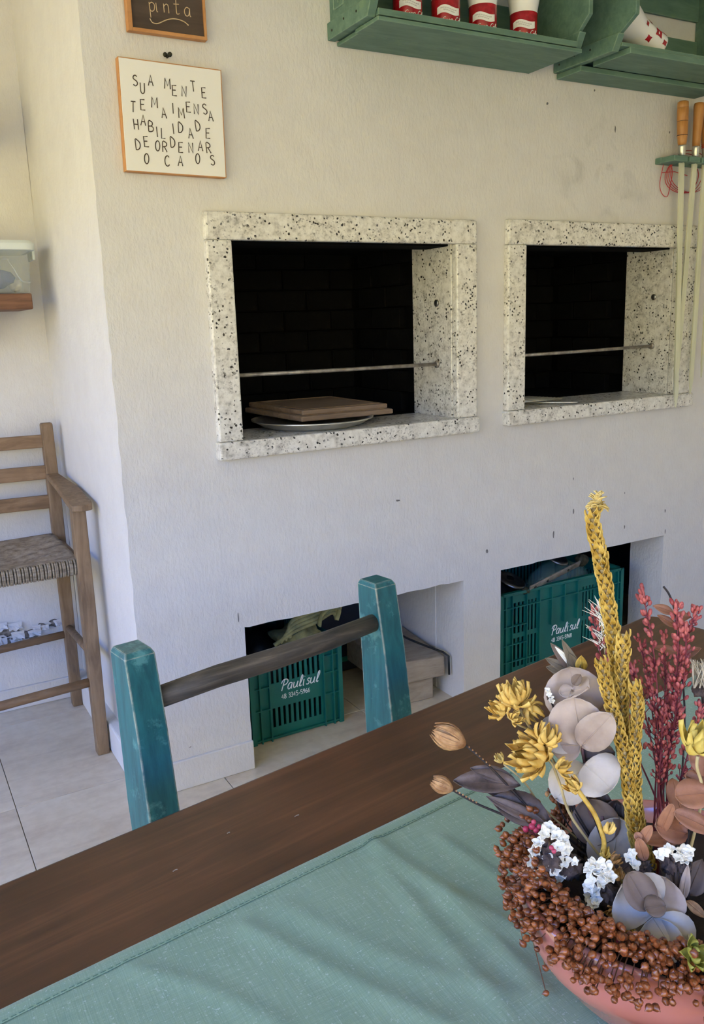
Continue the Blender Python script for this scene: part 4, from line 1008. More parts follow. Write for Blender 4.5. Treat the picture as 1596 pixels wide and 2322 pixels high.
stem_part(t_, [f0, bq(1340, 1850, .02), bq(1328, 1745, .01), bq(1316, 1680, .01), bq(1308, 1620, .015), bq(1300, 1570, .02)], .0016, 'euca_stem')
for (b_, tp, wd, m_, o1, o2, tl) in (((1308, 1632), (1292, 1512), 128, 'euca_lilac', .020, .03, (0, 0, .5)), ((1318, 1684), (1300, 1578), 118, 'euca_lilac', .004, .0, (-.3, 0, .2)), ((1320, 1690), (1388, 1618), 74, 'euca_lilac', .0, -.012, (.3, 0, .1)),
        ((1326, 1732), (1388, 1790), 108, 'euca_grey', -.004, -.012, (.2, .1, .2)), ((1326, 1734), (1262, 1810), 92, 'euca_grey', .002, .0, (-.3, 0, .2)), ((1310, 1690), (1226, 1640), 84, 'euca_grey', .015, .02, (-.2, 0, .4)), ((1322, 1722), (1394, 1706), 60, 'euca_dark', .012, .012, (0, 0, .1)),
        ((1300, 1566), (1268, 1572), 34, 'euca_lilac', .012, .008, (0, 0, .9)), ((1300, 1566), (1336, 1560), 60, 'euca_lilac', .012, .0, (0, 0, 1.0)), ((1300, 1552), (1316, 1530), 22, 'euca_dark', .010, .010, (0, 0, .3)), ((1318, 1690), (1252, 1690), 70, 'euca_lilac', .008, .012, (-.2, 0, .1))):
    leaf_part(t_, b_, tp, wd, m_, o1, o2, tilt=tl, shape=.92, rnd=True)
f0 = into_pot(bq(1480, 2080, -.03))
t_ = thing('eucalyptus_stem', 'short eucalyptus stem with big silver-grey leaves over the pot rim', 'dried stem', f0, 'eucalyptus stems in the pot')
stem_part(t_, [f0, bq(1490, 2110, -.055), bq(1484, 2085, -.068), bq(1478, 2068, -.072), bq(1466, 2045, -.07)], .0016, 'euca_stem')
for (b_, tp, wd, m_, o1, o2, tl, sh) in (((1480, 2078), (1540, 2176), 118, 'euca_grey', -.072, -.085, (.1, 0, .2), .85), ((1480, 2078), (1494, 2172), 104, 'euca_grey', -.070, -.082, (-.4, 0, .2), .85), ((1478, 2072), (1410, 2006), 128, 'euca_grey', -.070, -.066, (-.3, 0, .3), .8),
        ((1478, 2068), (1510, 1990), 108, 'euca_lilac', -.062, -.05, (.3, 0, .4), .8), ((1472, 2062), (1424, 1978), 64, 'euca_dark', -.080, -.070, (.2, 0, .2), .85), ((1472, 2060), (1478, 2010), 40, 'euca_lilac', -.078, -.066, (0, 0, .3), .85), ((1462, 2060), (1508, 2054), 44, 'euca_dark', -.084, -.078, (0, 0, .9), .9), ((1446, 2120), (1458, 2148), 40, 'euca_grey', -.075, -.08, (0, 0, .1), .8)):
    leaf_part(t_, b_, tp, wd, m_, o1, o2, tilt=tl, shape=.92, rnd=True)
f0 = into_pot(bq(1390, 1990, .01))
t_ = thing('eucalyptus_stem', 'eucalyptus stem with broad shaded grey leaves low behind the white florets', 'dried stem', f0, 'eucalyptus stems in the pot')
stem_part(t_, [f0, bq(1385, 1960, .012), bq(1378, 1905, .018), bq(1365, 1850, .02)], .0015, 'euca_stem')
for (b_, tp, wd, m_, o1, o2, tl) in (((1384, 1985), (1404, 1852), 118, 'euca_grey', .010, .02, (.1, 0, .1)), ((1372, 1910), (1326, 1812), 104, 'euca_dark', .016, .022, (-.2, 0, .1)), ((1376, 1900), (1400, 1815), 60, 'purple_leaf', .02, .03, (.2, 0, .1)), ((1384, 1975), (1340, 1920), 70, 'euca_dark', .014, .016, (-.2, 0, .1)), ((1372, 1890), (1345, 1780), 66, 'euca_dark', .03, .035, (0, 0, 0)), ((1384, 1990), (1430, 1960), 60, 'euca_dark', .006, .0, (.2, 0, .4))):
    leaf_part(t_, b_, tp, wd, m_, o1, o2, tilt=tl, shape=.92, rnd=True)
f0 = into_pot(bq(1365, 2100, -.03)); t_ = thing('dried_leaf', 'single olive-brown pointed leaf lying on the flax heads', 'leaf', f0)
leaf_part(t_, (1364, 2104), (1236, 2050), 84, 'olive_leaf', -.062, -.058, cup=-.2, bend=.05, tilt=(-.1, 0, .9), shape=.9, fold=-.25, name='blade')
stem_part(t_, [f0, bq(1374, 2106, -.055), bq(1364, 2103, -.0620)], .001, 'dark_stem')
# brown eucalyptus on the right
f0 = into_pot(bq(1500, 1950, .02)); t_ = thing('eucalyptus_stem', 'eucalyptus stem with russet brown leaves beside the red sprigs', 'dried stem', f0, 'eucalyptus stems in the pot')
stem_part(t_, [f0, bq(1500, 1920, .0), bq(1540, 1870, -.01), bq(1590, 1800, -.01), bq(1625, 1730, .0)], .0016, 'euca_stem')
for (b_, tp, wd, m_, o1, o2, tl) in (((1605, 1800), (1530, 1806), 62, 'brown_leaf', -.02, -.03, (-.1, 0, .6)), ((1606, 1880), (1527, 1842), 42, 'brown_leaf', -.02, -.03, (0, 0, .5)), ((1556, 1890), (1484, 1872), 62, 'brown_leaf', -.014, -.024, (-.1, 0, .7)), ((1496, 1888), (1526, 1822), 26, 'brown_leaf', -.02, -.028, (.1, 0, .2)),
        ((1452, 1912), (1478, 1872), 22, 'brown_leaf', -.026, -.03, (0, 0, .2)), ((1462, 1950), (1446, 1900), 26, 'brown_leaf', -.03, -.034, (0, 0, .1)), ((1540, 1905), (1456, 1905), 34, 'brown_leaf', -.012, -.02, (0, 0, .8)), ((1620, 1790), (1552, 1758), 44, 'brown_leaf', .0, -.01, (0, 0, .6)), ((1630, 1740), (1560, 1700), 70, 'brown_leaf', .012, .0, (0, 0, .2)), ((1600, 1830), (1560, 1770), 36, 'olive_leaf', .02, .016, (0, 0, 0)),
        ((1545, 1840), (1524, 1765), 40, 'brown_leaf', .02, .024, (-.3, 0, 0)), ((1452, 1905), (1440, 1888), 18, 'brown_leaf', -.03, -.03, (0, 0, .4))):
    leaf_part(t_, b_, tp, wd, m_, o1, o2, tilt=tl, shape=.95, rnd=True)
f0 = into_pot(bq(1540, 2040, -.01)); t_ = thing('foliage_sprig', 'dark grey leaf sprig at the photo edge under the white florets', 'dried stem', f0)
stem_part(t_, [f0, bq(1555, 2050, -.03), bq(1562, 1990, -.03), bq(1570, 1930, -.025)], .0013, 'dark_stem')
for (b_, tp, wd, m_, o1, o2) in (((1545, 2055), (1512, 1968), 34, 'euca_dark', -.035, -.03), ((1560, 2030), (1592, 1948), 52, 'euca_dark', -.03, -.02), ((1550, 2040), (1536, 1955), 24, 'purple_leaf', -.036, -.03), ((1562, 2000), (1604, 2000), 40, 'euca_dark', -.02, -.01), ((1548, 2040), (1560, 1960), 20, 'euca_lilac', -.04, -.036), ((1530, 2010), (1500, 1940), 30, 'purple_leaf', -.01, -.0), ((1556, 2042), (1602, 2082), 20, 'pod_tan', -.045, -.05), ((1520, 2020), (1548, 1940), 26, 'euca_dark', -.015, -.01)):
    leaf_part(t_, b_, tp, wd, m_, o1, o2)

# ---------- golden plaited spikes
def spike(path, w0, w1, label, pale=False, dens=1.0, seed=1):
    random.seed(seed); pts = catmull3(path, 10); f0 = path[0]
    t_ = thing('plaited_spike', label, 'dried stem', f0, 'golden plaited spikes')
    G().tube(pts, .0022, 6).build('stem', 'pale_stem', t_, smooth=True)
    tot = [0.0]
    for a, b_ in zip(pts, pts[1:]): tot.append(tot[-1]+(b_-a).length)
    Ln = tot[-1]; g = G(); k = 0; s_ = .02
    while s_ < Ln - .002:
        i = max(j for j in range(len(tot)) if tot[j] <= s_); i = min(i, len(pts)-2); q = (s_-tot[i])/max(1e-9, tot[i+1]-tot[i]); p = pts[i].lerp(pts[i+1], q); ax = (pts[i+1]-pts[i]).normalized()
        vd = (CAM-p).normalized(); sd = ax.cross(vd).normalized(); fr = sd.cross(ax).normalized(); wd = w0 + (w1-w0)*s_/Ln
        for e in range(5):
            an = 2*PI*e/5 + (k % 2)*PI/5 + random.uniform(-.15, .15); rad = sd*math.cos(an) + fr*math.sin(an)
            bs = p + rad*wd*.15; tp = p + rad*wd*random.uniform(.7, 1.12) + ax*wd*random.uniform(1.0, 1.7)
            g.leaf(bs, tp, rad*.8-ax*.5, wd*random.uniform(.8, 1.1), 5, .6, .2, .8, point=.25)
        s_ += wd*.74/dens; k += 1
    g.build('husks', 'wheat_pale' if pale else 'wheat_gold', t_, smooth=True, solid=.0003)['kind'] = 'stuff'
    return t_, pts
b0 = into_pot(bq(1442, 1960, .01))
sp1, pts1 = spike([b0, bq(1440, 1880, .01), bq(1430, 1790, .015), bq(1416, 1700, .02), bq(1404, 1600, .025), bq(1396, 1500, .028), bq(1388, 1430, .03), bq(1376, 1350, .03), bq(1362, 1275, .03), bq(1350, 1215, .03), bq(1344, 1175, .03), bq(1348, 1150, .03)], .0072, .0064, 'tallest golden plaited spike, its knotted head above the table edge', seed=1)
g = G(); hp = bq(1354, 1152, .028); random.seed(4)
for k in range(46):
    a = random.uniform(0, 2*PI); b_ = random.uniform(-.2, 1.3); dr = Vector((math.cos(a)*math.cos(b_), math.sin(a)*math.cos(b_), math.sin(b_))); g.leaf(hp+dr*.002, hp+Vector((dr.x*.0105, dr.y*.0105, dr.z*.017)), dr*.3+Vector((0, 0, 1)), .0055, 4, .4, .25, .8)
g.build('head', 'wheat_pale', sp1, smooth=True, solid=.0003)
spike([b0+Vector((.006, -.004, 0)), bq(1436, 1850, .0), bq(1422, 1740, .002), bq(1404, 1660, .0), bq(1384, 1590, .0), bq(1372, 1540, .0), bq(1362, 1502, .0)], .0062, .0056, 'golden plaited spike nearest the lilac eucalyptus leaves', seed=2)
spike([b0+Vector((.010, .004, 0)), bq(1446, 1850, .004), bq(1438, 1750, .004), bq(1440, 1670, .004), bq(1446, 1600, .002), bq(1438, 1545, .004)], .0060, .0054, 'short golden plaited spike nearest the red sprigs', seed=3)
spike([b0+Vector((.002, .012, 0)), bq(1432, 1790, .022), bq(1414, 1660, .02), bq(1408, 1560, .016), bq(1412, 1480, .016), bq(1414, 1438, .018)], .0066, .0060, 'golden plaited spike rising between two shorter ones', seed=5)
f0 = into_pot(bq(1400, 1900, .05)); t_ = thing('feather_grass', 'pale feathery tuft behind the tall golden spike', 'dried stem', f0)
stem_part(t_, [f0, bq(1390, 1650, .06), bq(1372, 1480, .06), bq(1362, 1400, .058)], .001, 'pale_stem')
g = G(); random.seed(9)
for k in range(46):
    b_ = bq(1366+random.uniform(-8, 8), 1420+random.uniform(-40, 60), .057); tp = b_ + (RX*random.uniform(-1, .35) - RY*random.uniform(.3, 1)).normalized()*random.uniform(.008, .02); g.tube([b_, b_.lerp(tp, .5)+RX*.001, tp], [.0005, .0004, .0002], 4)
g.build('hairs', 'white_petal', t_)['kind'] = 'stuff'

# ---------- red sprigs
def red_sprig(path, label, seed, dens=1.0, size=1.0):
    random.seed(seed); pts = catmull3(path, 8); t_ = thing('red_sprig', label, 'dried stem', path[0], 'red dried sprigs')
    G().tube(pts, [.0011-.0006*i/len(pts) for i in range(len(pts))], 6).build('stem', 'red_stem', t_, smooth=True)
    g = G(); tw = G(); n_ = len(pts); i0 = int(n_*.46)
    for k in range(int(44*dens)):
        i = random.randint(i0, n_-2); p = pts[i].lerp(pts[i+1], random.random()); ax = (pts[i+1]-pts[i]).normalized()
        sd = (RX*random.uniform(-1, 1) + VD*random.uniform(-1, 1)).normalized(); ln = random.uniform(.004, .012)*(1.15-.5*(i-i0)/(n_-i0)); e = p + (ax*.8+sd*.75).normalized()*ln
        tw.tube([p, e], .0004, 4); g.ball(e, random.uniform(.0012, .0019)*size, 6, 5, axis=(ax+sd*.4), stretch=random.uniform(1.5, 2.1))
    for k in range(3): g.ball(pts[-1]-(pts[-1]-pts[-3])*.3*k, .0016*size, 6, 5, axis=(pts[-1]-pts[-2]), stretch=2.0)
    tw.build('twigs', 'red_stem', t_)['kind'] = 'stuff'; g.build('buds', 'red_bud', t_, smooth=True)['kind'] = 'stuff'
rs = [((1456, 1338), (1482, 1480), (1492, 1640), .05, 'red sprig rising tallest between golden spikes and photo edge', 1.15), ((1343, 1376), (1366, 1500), (1440, 1700), .055, 'red sprig arching out left of the tall golden spike', 1.1), ((1532, 1372), (1536, 1500), (1510, 1660), .05, 'dense red sprig with a bare twig at its tip', 1.2), ((1577, 1384), (1552, 1480), (1525, 1660), .06, 'red sprig leaning farthest toward the photo edge', 1.0),
      ((1430, 1506), (1458, 1600), (1484, 1720), .045, 'short red sprig just right of the short golden spike', .9), ((1450, 1452), (1470, 1560), (1488, 1700), .065, 'dark slender red sprig behind the tallest red one', .8), ((1505, 1442), (1508, 1560), (1500, 1700), .06, 'slender red sprig left of the dense red one', .9), ((1556, 1420), (1550, 1540), (1516, 1700), .045, 'bushy red sprig below the brown leaf', 1.1),
      ((1470, 1540), (1490, 1640), (1492, 1760), .035, 'low red sprig in front of the bare red stems', .9), ((1530, 1545), (1530, 1640), (1506, 1770), .04, 'low red sprig among the middle of the red bunch', 1.0), ((1588, 1600), (1568, 1680), (1530, 1800), .04, 'low red sprig behind the bright yellow flower', 1.0), ((1500, 1610), (1500, 1680), (1494, 1780), .028, 'stubby red sprig low at the front of the red bunch', .8)]
for i, (tp, md, lo, off, lb, sz) in enumerate(rs):
    f0 = into_pot(bq(1488+((i*7) % 5)*5, 1920, off*.6)); red_sprig([f0, bq(1484+((i*7) % 5)*7, 1850, off*.7), bq(*lo, off*.85), bq(*md, off), bq(*tp, off+.005)], lb, 40+i, 1.35, sz)

# ---------- yellow papery flowers
def head(parent, c_, axis, r, mat, seed, n=(8, 11, 8), spread=(.25, .58, 1.05), name='petal'):
    random.seed(seed); axis = Vector(axis).normalized(); u = axis.orthogonal().normalized(); v_ = axis.cross(u)
    for w_, (k_, sp_) in enumerate(zip(n, spread)):
        for k in range(k_):
            a = 2*PI*(k+.5*w_)/k_ + random.uniform(-.2, .2); s_ = sp_*random.uniform(.85, 1.15); rad = u*math.cos(a) + v_*math.sin(a); d = axis*math.cos(s_) + rad*math.sin(s_)
            bs = c_ - axis*r*.45 + rad*r*.10; ln = r*random.uniform(1.0, 1.35)*(1.0 if w_ < 2 else .85)
            G().leaf(bs, bs+d*ln, rad*-.9+axis*.5, r*random.uniform(.52, .74), 7, .6, -.16+random.uniform(-.06, .06), .8, point=.35).build(name, mat, parent, smooth=True, solid=.0004)
P_ = .00044
fA = into_pot(bq(1300, 1900, .03))
t_ = thing('yellow_flower', 'yellow papery flower with two heads, farthest out over the brown table', 'dried flower', fA, 'yellow papery flowers')
stem_part(t_, [fA, bq(1288, 1830, .02), bq(1262, 1740, .02), bq(1225, 1680, .022), bq(1200, 1648, .02), bq(1180, 1610, .018)], .0013, 'pale_stem')
stem_part(t_, [bq(1205, 1655, .02), bq(1178, 1645, .012), bq(1150, 1625, .01)], .001, 'pale_stem')
head(t_, bq(1168, 1578, .018), -RY*.8-RX*.25-RZ*.3, 44*P_, 'yellow_petal', 1); head(t_, bq(1130, 1608, .006), -RX*.75-RY*.5-RZ*.4, 32*P_, 'yellow_petal', 2, (5, 6, 5)); head(t_, bq(1170, 1628, .004), RX*.3-RY*.5-RZ*.9, 22*P_, 'yellow_petal', 3, (4, 5, 4)); head(t_, bq(1208, 1612, .018), RX*.6+RY*.8-RZ*.2, 30*P_, 'yellow_petal', 4, (3, 4, 3))
fB = into_pot(bq(1330, 1900, .0))
t_ = thing('yellow_flower', 'largest yellow papery flower, overlapping the lilac eucalyptus leaves', 'dried flower', fB, 'yellow papery flowers')
stem_part(t_, [fB, bq(1300, 1860, -.01), bq(1270, 1780, -.01), bq(1250, 1730, -.01), bq(1225, 1715, -.012)], .0013, 'pale_stem')
head(t_, bq(1204, 1712, -.016), -RX*.8-RY*.35-RZ*.5, 56*P_, 'yellow_petal', 5, (9, 13, 11)); head(t_, bq(1240, 1668, -.012), RX*.15-RY*.9-RZ*.4, 36*P_, 'yellow_petal', 6, (5, 6, 5))
fC = into_pot(bq(1370, 1970, -.02))
t_ = thing('yellow_flower', 'withered yellow flower on an arching stem in front of the grey leaves', 'dried flower', fC, 'yellow papery flowers')
stem_part(t_, [fC, bq(1376, 1950, -.03), bq(1368, 1900, -.032), bq(1350, 1850, -.03), bq(1322, 1808, -.028), bq(1300, 1780, -.026), bq(1268, 1740, -.022)], .0022, 'wheat_gold')
head(t_, bq(1300, 1782, -.027), -RX*.7-RY*.7-RZ*.4, 24*P_, 'yellow_petal', 7, (4, 5, 4)); head(t_, bq(1275, 1738, -.025), RX*.6-RY*.6-RZ*.4, 26*P_, 'yellow_petal', 8, (4, 5, 3)); head(t_, bq(1380, 1880, -.032), -RY*.9+RX*.25, 22*P_, 'yellow_petal', 9, (3, 4, 3), (.15, .35, .6)); head(t_, bq(1372, 1935, -.034), -RY*.6-RZ*.3, 20*P_, 'wheat_gold', 10, (3, 4, 3), (.15, .4, .7))
fD = into_pot(bq(1580, 1900, .0))
t_ = thing('yellow_flower', 'bright yellow pointed flower cut by the photo edge', 'dried flower', fD, 'yellow papery flowers')
stem_part(t_, [fD, bq(1590, 1820, -.012), bq(1580, 1740, -.018), bq(1582, 1715, -.018)], .0014, 'pale_stem'); head(t_, bq(1584, 1682, -.018), -RY*.9-RZ*.35+RX*.1, 48*P_, 'yellow_bright', 11, (6, 7, 5), (.25, .55, .95))
fE = into_pot(bq(1260, 1900, .04))
t_ = thing('trumpet_flower', 'single small cream trumpet on a thin pale stem over the runner', 'dried flower', fE)
stem_part(t_, [fE, bq(1240, 1840, .03), bq(1190, 1775, .025), bq(1142, 1733, .02)], .0009, 'pale_stem'); head(t_, bq(1134, 1722, .02), -RX*.6-RY*.8-RZ*.2, 18*P_, 'wheat_pale', 12, (4, 5), (.25, .55))

# ---------- seed pods on dark stems and the dark leaves
def pod(tip, end, wpx, stem, label, seed):
    random.seed(seed); a, b_ = bq(*tip, .01), bq(*end, .01); ax = (b_-a).normalized(); ln = (b_-a).length; f_ = into_pot(bq(1260, 1900, .02)); t_ = thing('seed_pod', label, 'seed pod', f_, 'tan seed pods')
    w_ = wpx*P_*.5; G().lathe([(.0005, 0), (w_*.55, ln*.10), (w_*.92, ln*.3), (w_, ln*.55), (w_*.8, ln*.82), (w_*.3, ln*.97), (.0008, ln)], a, 14, axis=ax).build('core', 'pod_tan', t_, smooth=True)
    u = ax.orthogonal().normalized(); v_ = ax.cross(u)
    for k in range(14):
        an = 2*PI*k/14+random.uniform(-.1, .1); rad = u*math.cos(an)+v_*math.sin(an); G().leaf(b_-ax*ln*.04+rad*w_*.3, a-ax*ln*random.uniform(0, .06)+rad*w_*.62, rad, w_*.62, 6, .25, .22, .85).build('husk', 'pod_tan', t_, smooth=True, solid=.0004)
    stem_part(t_, [b_]+[bq(*p, .01) for p in stem]+[f_], .0012, 'dark_stem')
    for k in range(7): p = bq(*stem[0], .01).lerp(b_, k/7); G().ball(p+Vector((0, 0, .0012)), .0011, 5, 4).build('seed', 'pod_tan', t_)
pod((984, 1655), (1056, 1690), 46, [(1110, 1738), (1180, 1812), (1240, 1870)], 'larger tan seed pod reaching out over the bare table top', 1)
pod((981, 1770), (1027, 1792), 32, [(1080, 1822), (1150, 1852), (1215, 1888)], 'smaller tan seed pod hanging over the runner edge', 2)
f0 = into_pot(bq(1270, 1910, .03)); t_ = thing('dark_leaf_sprig', 'sprig of dark purple pointed leaves beside the seed pods', 'dried stem', f0)
stem_part(t_, [f0, bq(1240, 1862, .02), bq(1190, 1815, .018), bq(1130, 1755, .018)], .0013, 'dark_stem')
for (b_, tp, wd, o1, o2, tl) in (((1180, 1782), (1028, 1772), 58, .012, .006, (0, 0, .8)), ((1170, 1772), (1066, 1742), 36, .018, .016, (0, 0, .5)), ((1246, 1862), (1112, 1812), 76, .008, .004, (0, 0, .6)), ((1206, 1822), (1100, 1794), 34, .014, .010, (0, 0, .8)), ((1240, 1872), (1102, 1806), 30, .004, .0, (0, 0, .2))):
    leaf_part(t_, b_, tp, wd, 'purple_leaf', o1, o2, tilt=tl, shape=.95, fold=.12)

# ---------- white florets
def florets(spots, cal, foot, label, seed):
    random.seed(seed); f_ = into_pot(bq(*foot)); t_ = thing('white_statice', label, 'dried flower', f_, 'white statice clusters')
    for (px, py, off, r) in cal:
        crumple('calyx', bq(px, py, off), r*P_*.78, 'calyx_grey', t_, seed+px*.01, (1, 1, 1), n=28, amp=.7, fr=9)
        G().tube([bq(px, py, off), bq(px, py, off).lerp(f_, .5), f_], .001, 5).build('stem', 'dark_stem', t_)
    for (px, py, off, r) in spots:
        c_ = bq(px, py, off); g = G(); ax = ((CAM-c_).normalized() + Vector((random.uniform(-.5, .5), random.uniform(-.5, .5), random.uniform(0, .8)))).normalized(); u = ax.orthogonal().normalized(); v_ = ax.cross(u)
        for k in range(5):
            a = 2*PI*k/5 + random.uniform(-.3, .3); rad = u*math.cos(a)+v_*math.sin(a); g.leaf(c_-ax*r*P_*.4, c_+rad*r*P_*random.uniform(.8, 1.15)+ax*r*P_*random.uniform(.1, .6), ax-rad*.4, r*P_*.95, 6, .5, .18, .9, rnd=True)
        g.build('floret', 'white_petal', t_, smooth=True, solid=.0004)
random.seed(77)
sp = [(1248, 1878), (1262, 1895), (1232, 1888), (1276, 1902), (1222, 1912), (1210, 1930), (1206, 1952), (1214, 1972), (1264, 1920), (1284, 1925), (1246, 1950), (1280, 1950), (1226, 1985), (1240, 1996), (1258, 1972), (1275, 1980), (1232, 2004), (1262, 1995), (1304, 1955)]
florets([(x, y, -.055+random.uniform(-.006, .006), 15 if i != 18 else 10) for i, (x, y) in enumerate(sp)], [(1250, 1945, -.046, 42), (1290, 1965, -.044, 30), (1232, 1968, -.046, 30)], (1270, 1960, -.02), 'large cluster of white florets against the runner, beside flax heads', 3)
sp = [(1346, 1962), (1362, 1960), (1336, 1972), (1378, 1968), (1352, 1980), (1368, 1985), (1342, 1996), (1360, 2002), (1336, 2014), (1350, 2022), (1338, 2034), (1352, 2042), (1344, 2050), (1384, 1990)]
florets([(x, y, -.062+random.uniform(-.005, .005), 14) for x, y in sp], [(1372, 2030, -.052, 32), (1356, 2000, -.05, 24)], (1370, 2040, -.03), 'narrow cluster of white florets between the olive leaf and silver leaves', 5)
sp = [(1436, 1938), (1428, 1946), (1438, 1962), (1496, 1938), (1516, 1925), (1506, 1930), (1545, 1930), (1556, 1940), (1540, 1946), (1565, 1932), (1552, 1950)]
florets([(x, y, -.04+random.uniform(-.004, .004), 13) for x, y in sp], [(1460, 1965, -.03, 18), (1520, 1960, -.03, 22), (1548, 1965, -.03, 18)], (1510, 2000, -.02), 'sparse white florets under the russet eucalyptus leaves', 8)
florets([(1242+k*3, 1565+k*8, .01, 7) for k in range(4)] + [(1286, 1765, .015, 9)], [(1246, 1580, .012, 8)], (1290, 1900, .02), 'tiny cream florets behind the lilac eucalyptus leaves', 12)

# ---------- flax heads round the rim
random.seed(21)
FX = thing('flax_bunch', 'dense wreath of brown flax seed heads hanging over the pot rim', 'flax bunch', (PC.x, PC.y, PZ+.09))
g0 = G(); g0.lathe([(.0003, -.0033), (.0021, -.0022), (.0031, 0), (.0023, .0020), (.0007, .0032), (.0002, .0044)], (0, 0, 0), 7, cap=False)
vp = [v.copy() for v in g0.v]; fp = list(g0.f)
me = bpy.data.meshes.new('seed_head'); me.from_pydata([tuple(v) for v in vp], [], fp); me.materials.append(MAT['flax_brown'])
for p in me.polygons: p.use_smooth = True
cand = []
va = math.atan2(CAM.y-PC.y, CAM.x-PC.x)
def rim_pt(a, q, out): # q: 0 inside the rim .. 1 hanging outside
    if q < .7: r = .100 + .050*q; z = PZ + .113 + .016*math.sin(PI*q/.75)
    else: r = .1385 + .007*min(1, (q-.7)/.12); z = PZ + .118 - (q-.7)*.085
    r += out; return Vector((PC.x + r*math.cos(a), PC.y + r*math.sin(a), z))
for k in range(1500):
    a = va + random.uniform(-1.75, 1.75); q = random.uniform(0, 1)**.9
    if q > .8 and noise.noise((a*5, 3, 0)) < -.15: q *= .8
    p = rim_pt(a, q, random.uniform(-.003, .004)) + Vector((0, 0, random.uniform(-.005, .007))); cand.append(p)
for k in range(80): a = va - random.uniform(.9, 1.9); cand.append(rim_pt(a, random.uniform(.3, .9), random.uniform(0, .010)) + Vector((0, 0, random.uniform(.0, .030))))
for k in range(46): cand.append(bq(1276+random.gauss(0, 14), 1832+random.gauss(0, 26), .045+random.uniform(-.01, .01)))
strays = [bq(1238, 2252, -.06), bq(1178, 1996, -.02), bq(1190, 2003, -.02), bq(1186, 2140, -.05), bq(1237, 2195, -.075), bq(1170, 1890, -.01), bq(1172, 1918, -.01)]
cand.sort(key=lambda p: (p-CAM).length); cand = strays + cand
def ori(p):
    d = Vector((p.x-PC.x, p.y-PC.y, 0)).normalized()*.7 + Vector((random.uniform(-.6, .6), random.uniform(-.6, .6), random.uniform(-.2, .9))); return d.normalized()
rest = G(); stems = G()
for k, p in enumerate(cand):
    d = ori(p); q = Vector((0, 0, 1)).rotation_difference(d); s_ = random.uniform(.85, 1.2)
    if k < 290:
        o = bpy.data.objects.new('seed_head', me); COL.objects.link(o); o.parent = FX; o.location = p - ORG[FX][0]; o.rotation_mode = 'QUATERNION'; o.rotation_quaternion = q; o.scale = (s_, s_, s_)
    else: rest.add([p + q @ (v*s_) for v in vp], fp)
    if k % 3 == 0 or k < len(strays):
        e = rim_pt(math.atan2(p.y-PC.y, p.x-PC.x), .15 if k >= len(strays) else .75, 0) + Vector((0, 0, -.012 if k >= len(strays) else .0)); stems.tube([p, p.lerp(e, .5)+Vector((0, 0, .006)), e], .0005, 4)
rest.build('seed_heads', 'flax_brown', FX, smooth=True)['kind'] = 'stuff'
stems.build('stalks', 'flax_stem', FX)['kind'] = 'stuff'

# ---------- berries, trumpets and other small pieces
def berries(spots, foot, label):
    f_ = into_pot(bq(*foot)); t_ = thing('berry_sprig', label, 'berries', f_, 'pink berry sprigs')
    for (px, py, off, r) in spots:
        p = bq(px, py, off); G().ball(p, r*P_, 10, 8).build('berry', 'pink_berry', t_, smooth=True)
    p = bq(*spots[0][:3]); G().tube([p, p.lerp(f_, .5), f_], .0007, 5).build('stem', 'red_stem', t_)
berries([(1362, 2122, -.088, 7), (1370, 2110, -.088, 6.5), (1377, 2116, -.088, 6.5), (1372, 2128, -.088, 6.5), (1396, 2118, -.086, 7), (1402, 2130, -.088, 7), (1388, 2104, -.084, 6), (1408, 2140, -.088, 5)], (1390, 2090, -.05), 'pink berries among the flax heads below the olive leaf')
berries([(1192, 1880, -.03, 7), (1206, 1874, -.03, 7.5), (1215, 1882, -.03, 6.5), (1210, 1864, -.03, 5.5), (1222, 1874, -.03, 5), (1250, 1922, -.066, 5), (1256, 1930, -.066, 5)], (1230, 1920, -.02), 'pink berries above the large cluster of white florets')
f_ = into_pot(bq(1400, 2060, -.02)); t_ = thing('trumpet_cluster', 'cluster of small golden brown dried trumpets beside the silver leaves', 'dried flower', f_)
for (px, py, off, ax, r, m_) in ((1388, 2072, -.072, -RX*.6-RY*.2-RZ*.6, 20, 'trumpet_brown'), (1402, 2062, -.066, -RY*.8-RZ*.3, 18, 'trumpet_brown'), (1400, 1985, -.05, -RY*.8+RX*.1-RZ*.3, 20, 'trumpet_brown'), (1424, 2108, -.08, RX*.2+RY*.5-RZ*.6, 16, 'yellow_petal'), (1380, 1965, -.045, -RY*.7-RX*.2-RZ*.3, 18, 'trumpet_brown'), (1394, 1950, -.04, RX*.5-RY*.5-RZ*.3, 18, 'trumpet_brown')):
    c_ = bq(px, py, off); head(t_, c_, ax, r*P_, m_, int(px), (4, 5), (.25, .6)); G().tube([c_, c_.lerp(f_, .5), f_], .0008, 5).build('stem', 'pale_stem', t_)
f_ = into_pot(bq(1590, 2140, -.06)); t_ = thing('green_flower', 'yellow-green dried flower at the photo edge above the flax', 'dried flower', f_)
head(t_, bq(1582, 2165, -.125), -RY*.4-RZ*.8, 32*P_, 'green_flower', 31, (5, 6, 5)); G().tube([bq(1582, 2165, -.12), f_], .0012, 6).build('stem', 'pale_stem', t_); crumple('eye', bq(1574, 2162, -.14), 7*P_, 'flax_brown', t_, 3, n=10)
f_ = into_pot(bq(1340, 1900, .05)); t_ = thing('bract_spray', 'grey-brown bracts with a silvery tuft just above the lilac leaves', 'dried flower', f_)
stem_part(t_, [f_, bq(1340, 1700, .055), bq(1322, 1570, .05), bq(1312, 1535, .05)], .0014, 'euca_stem')
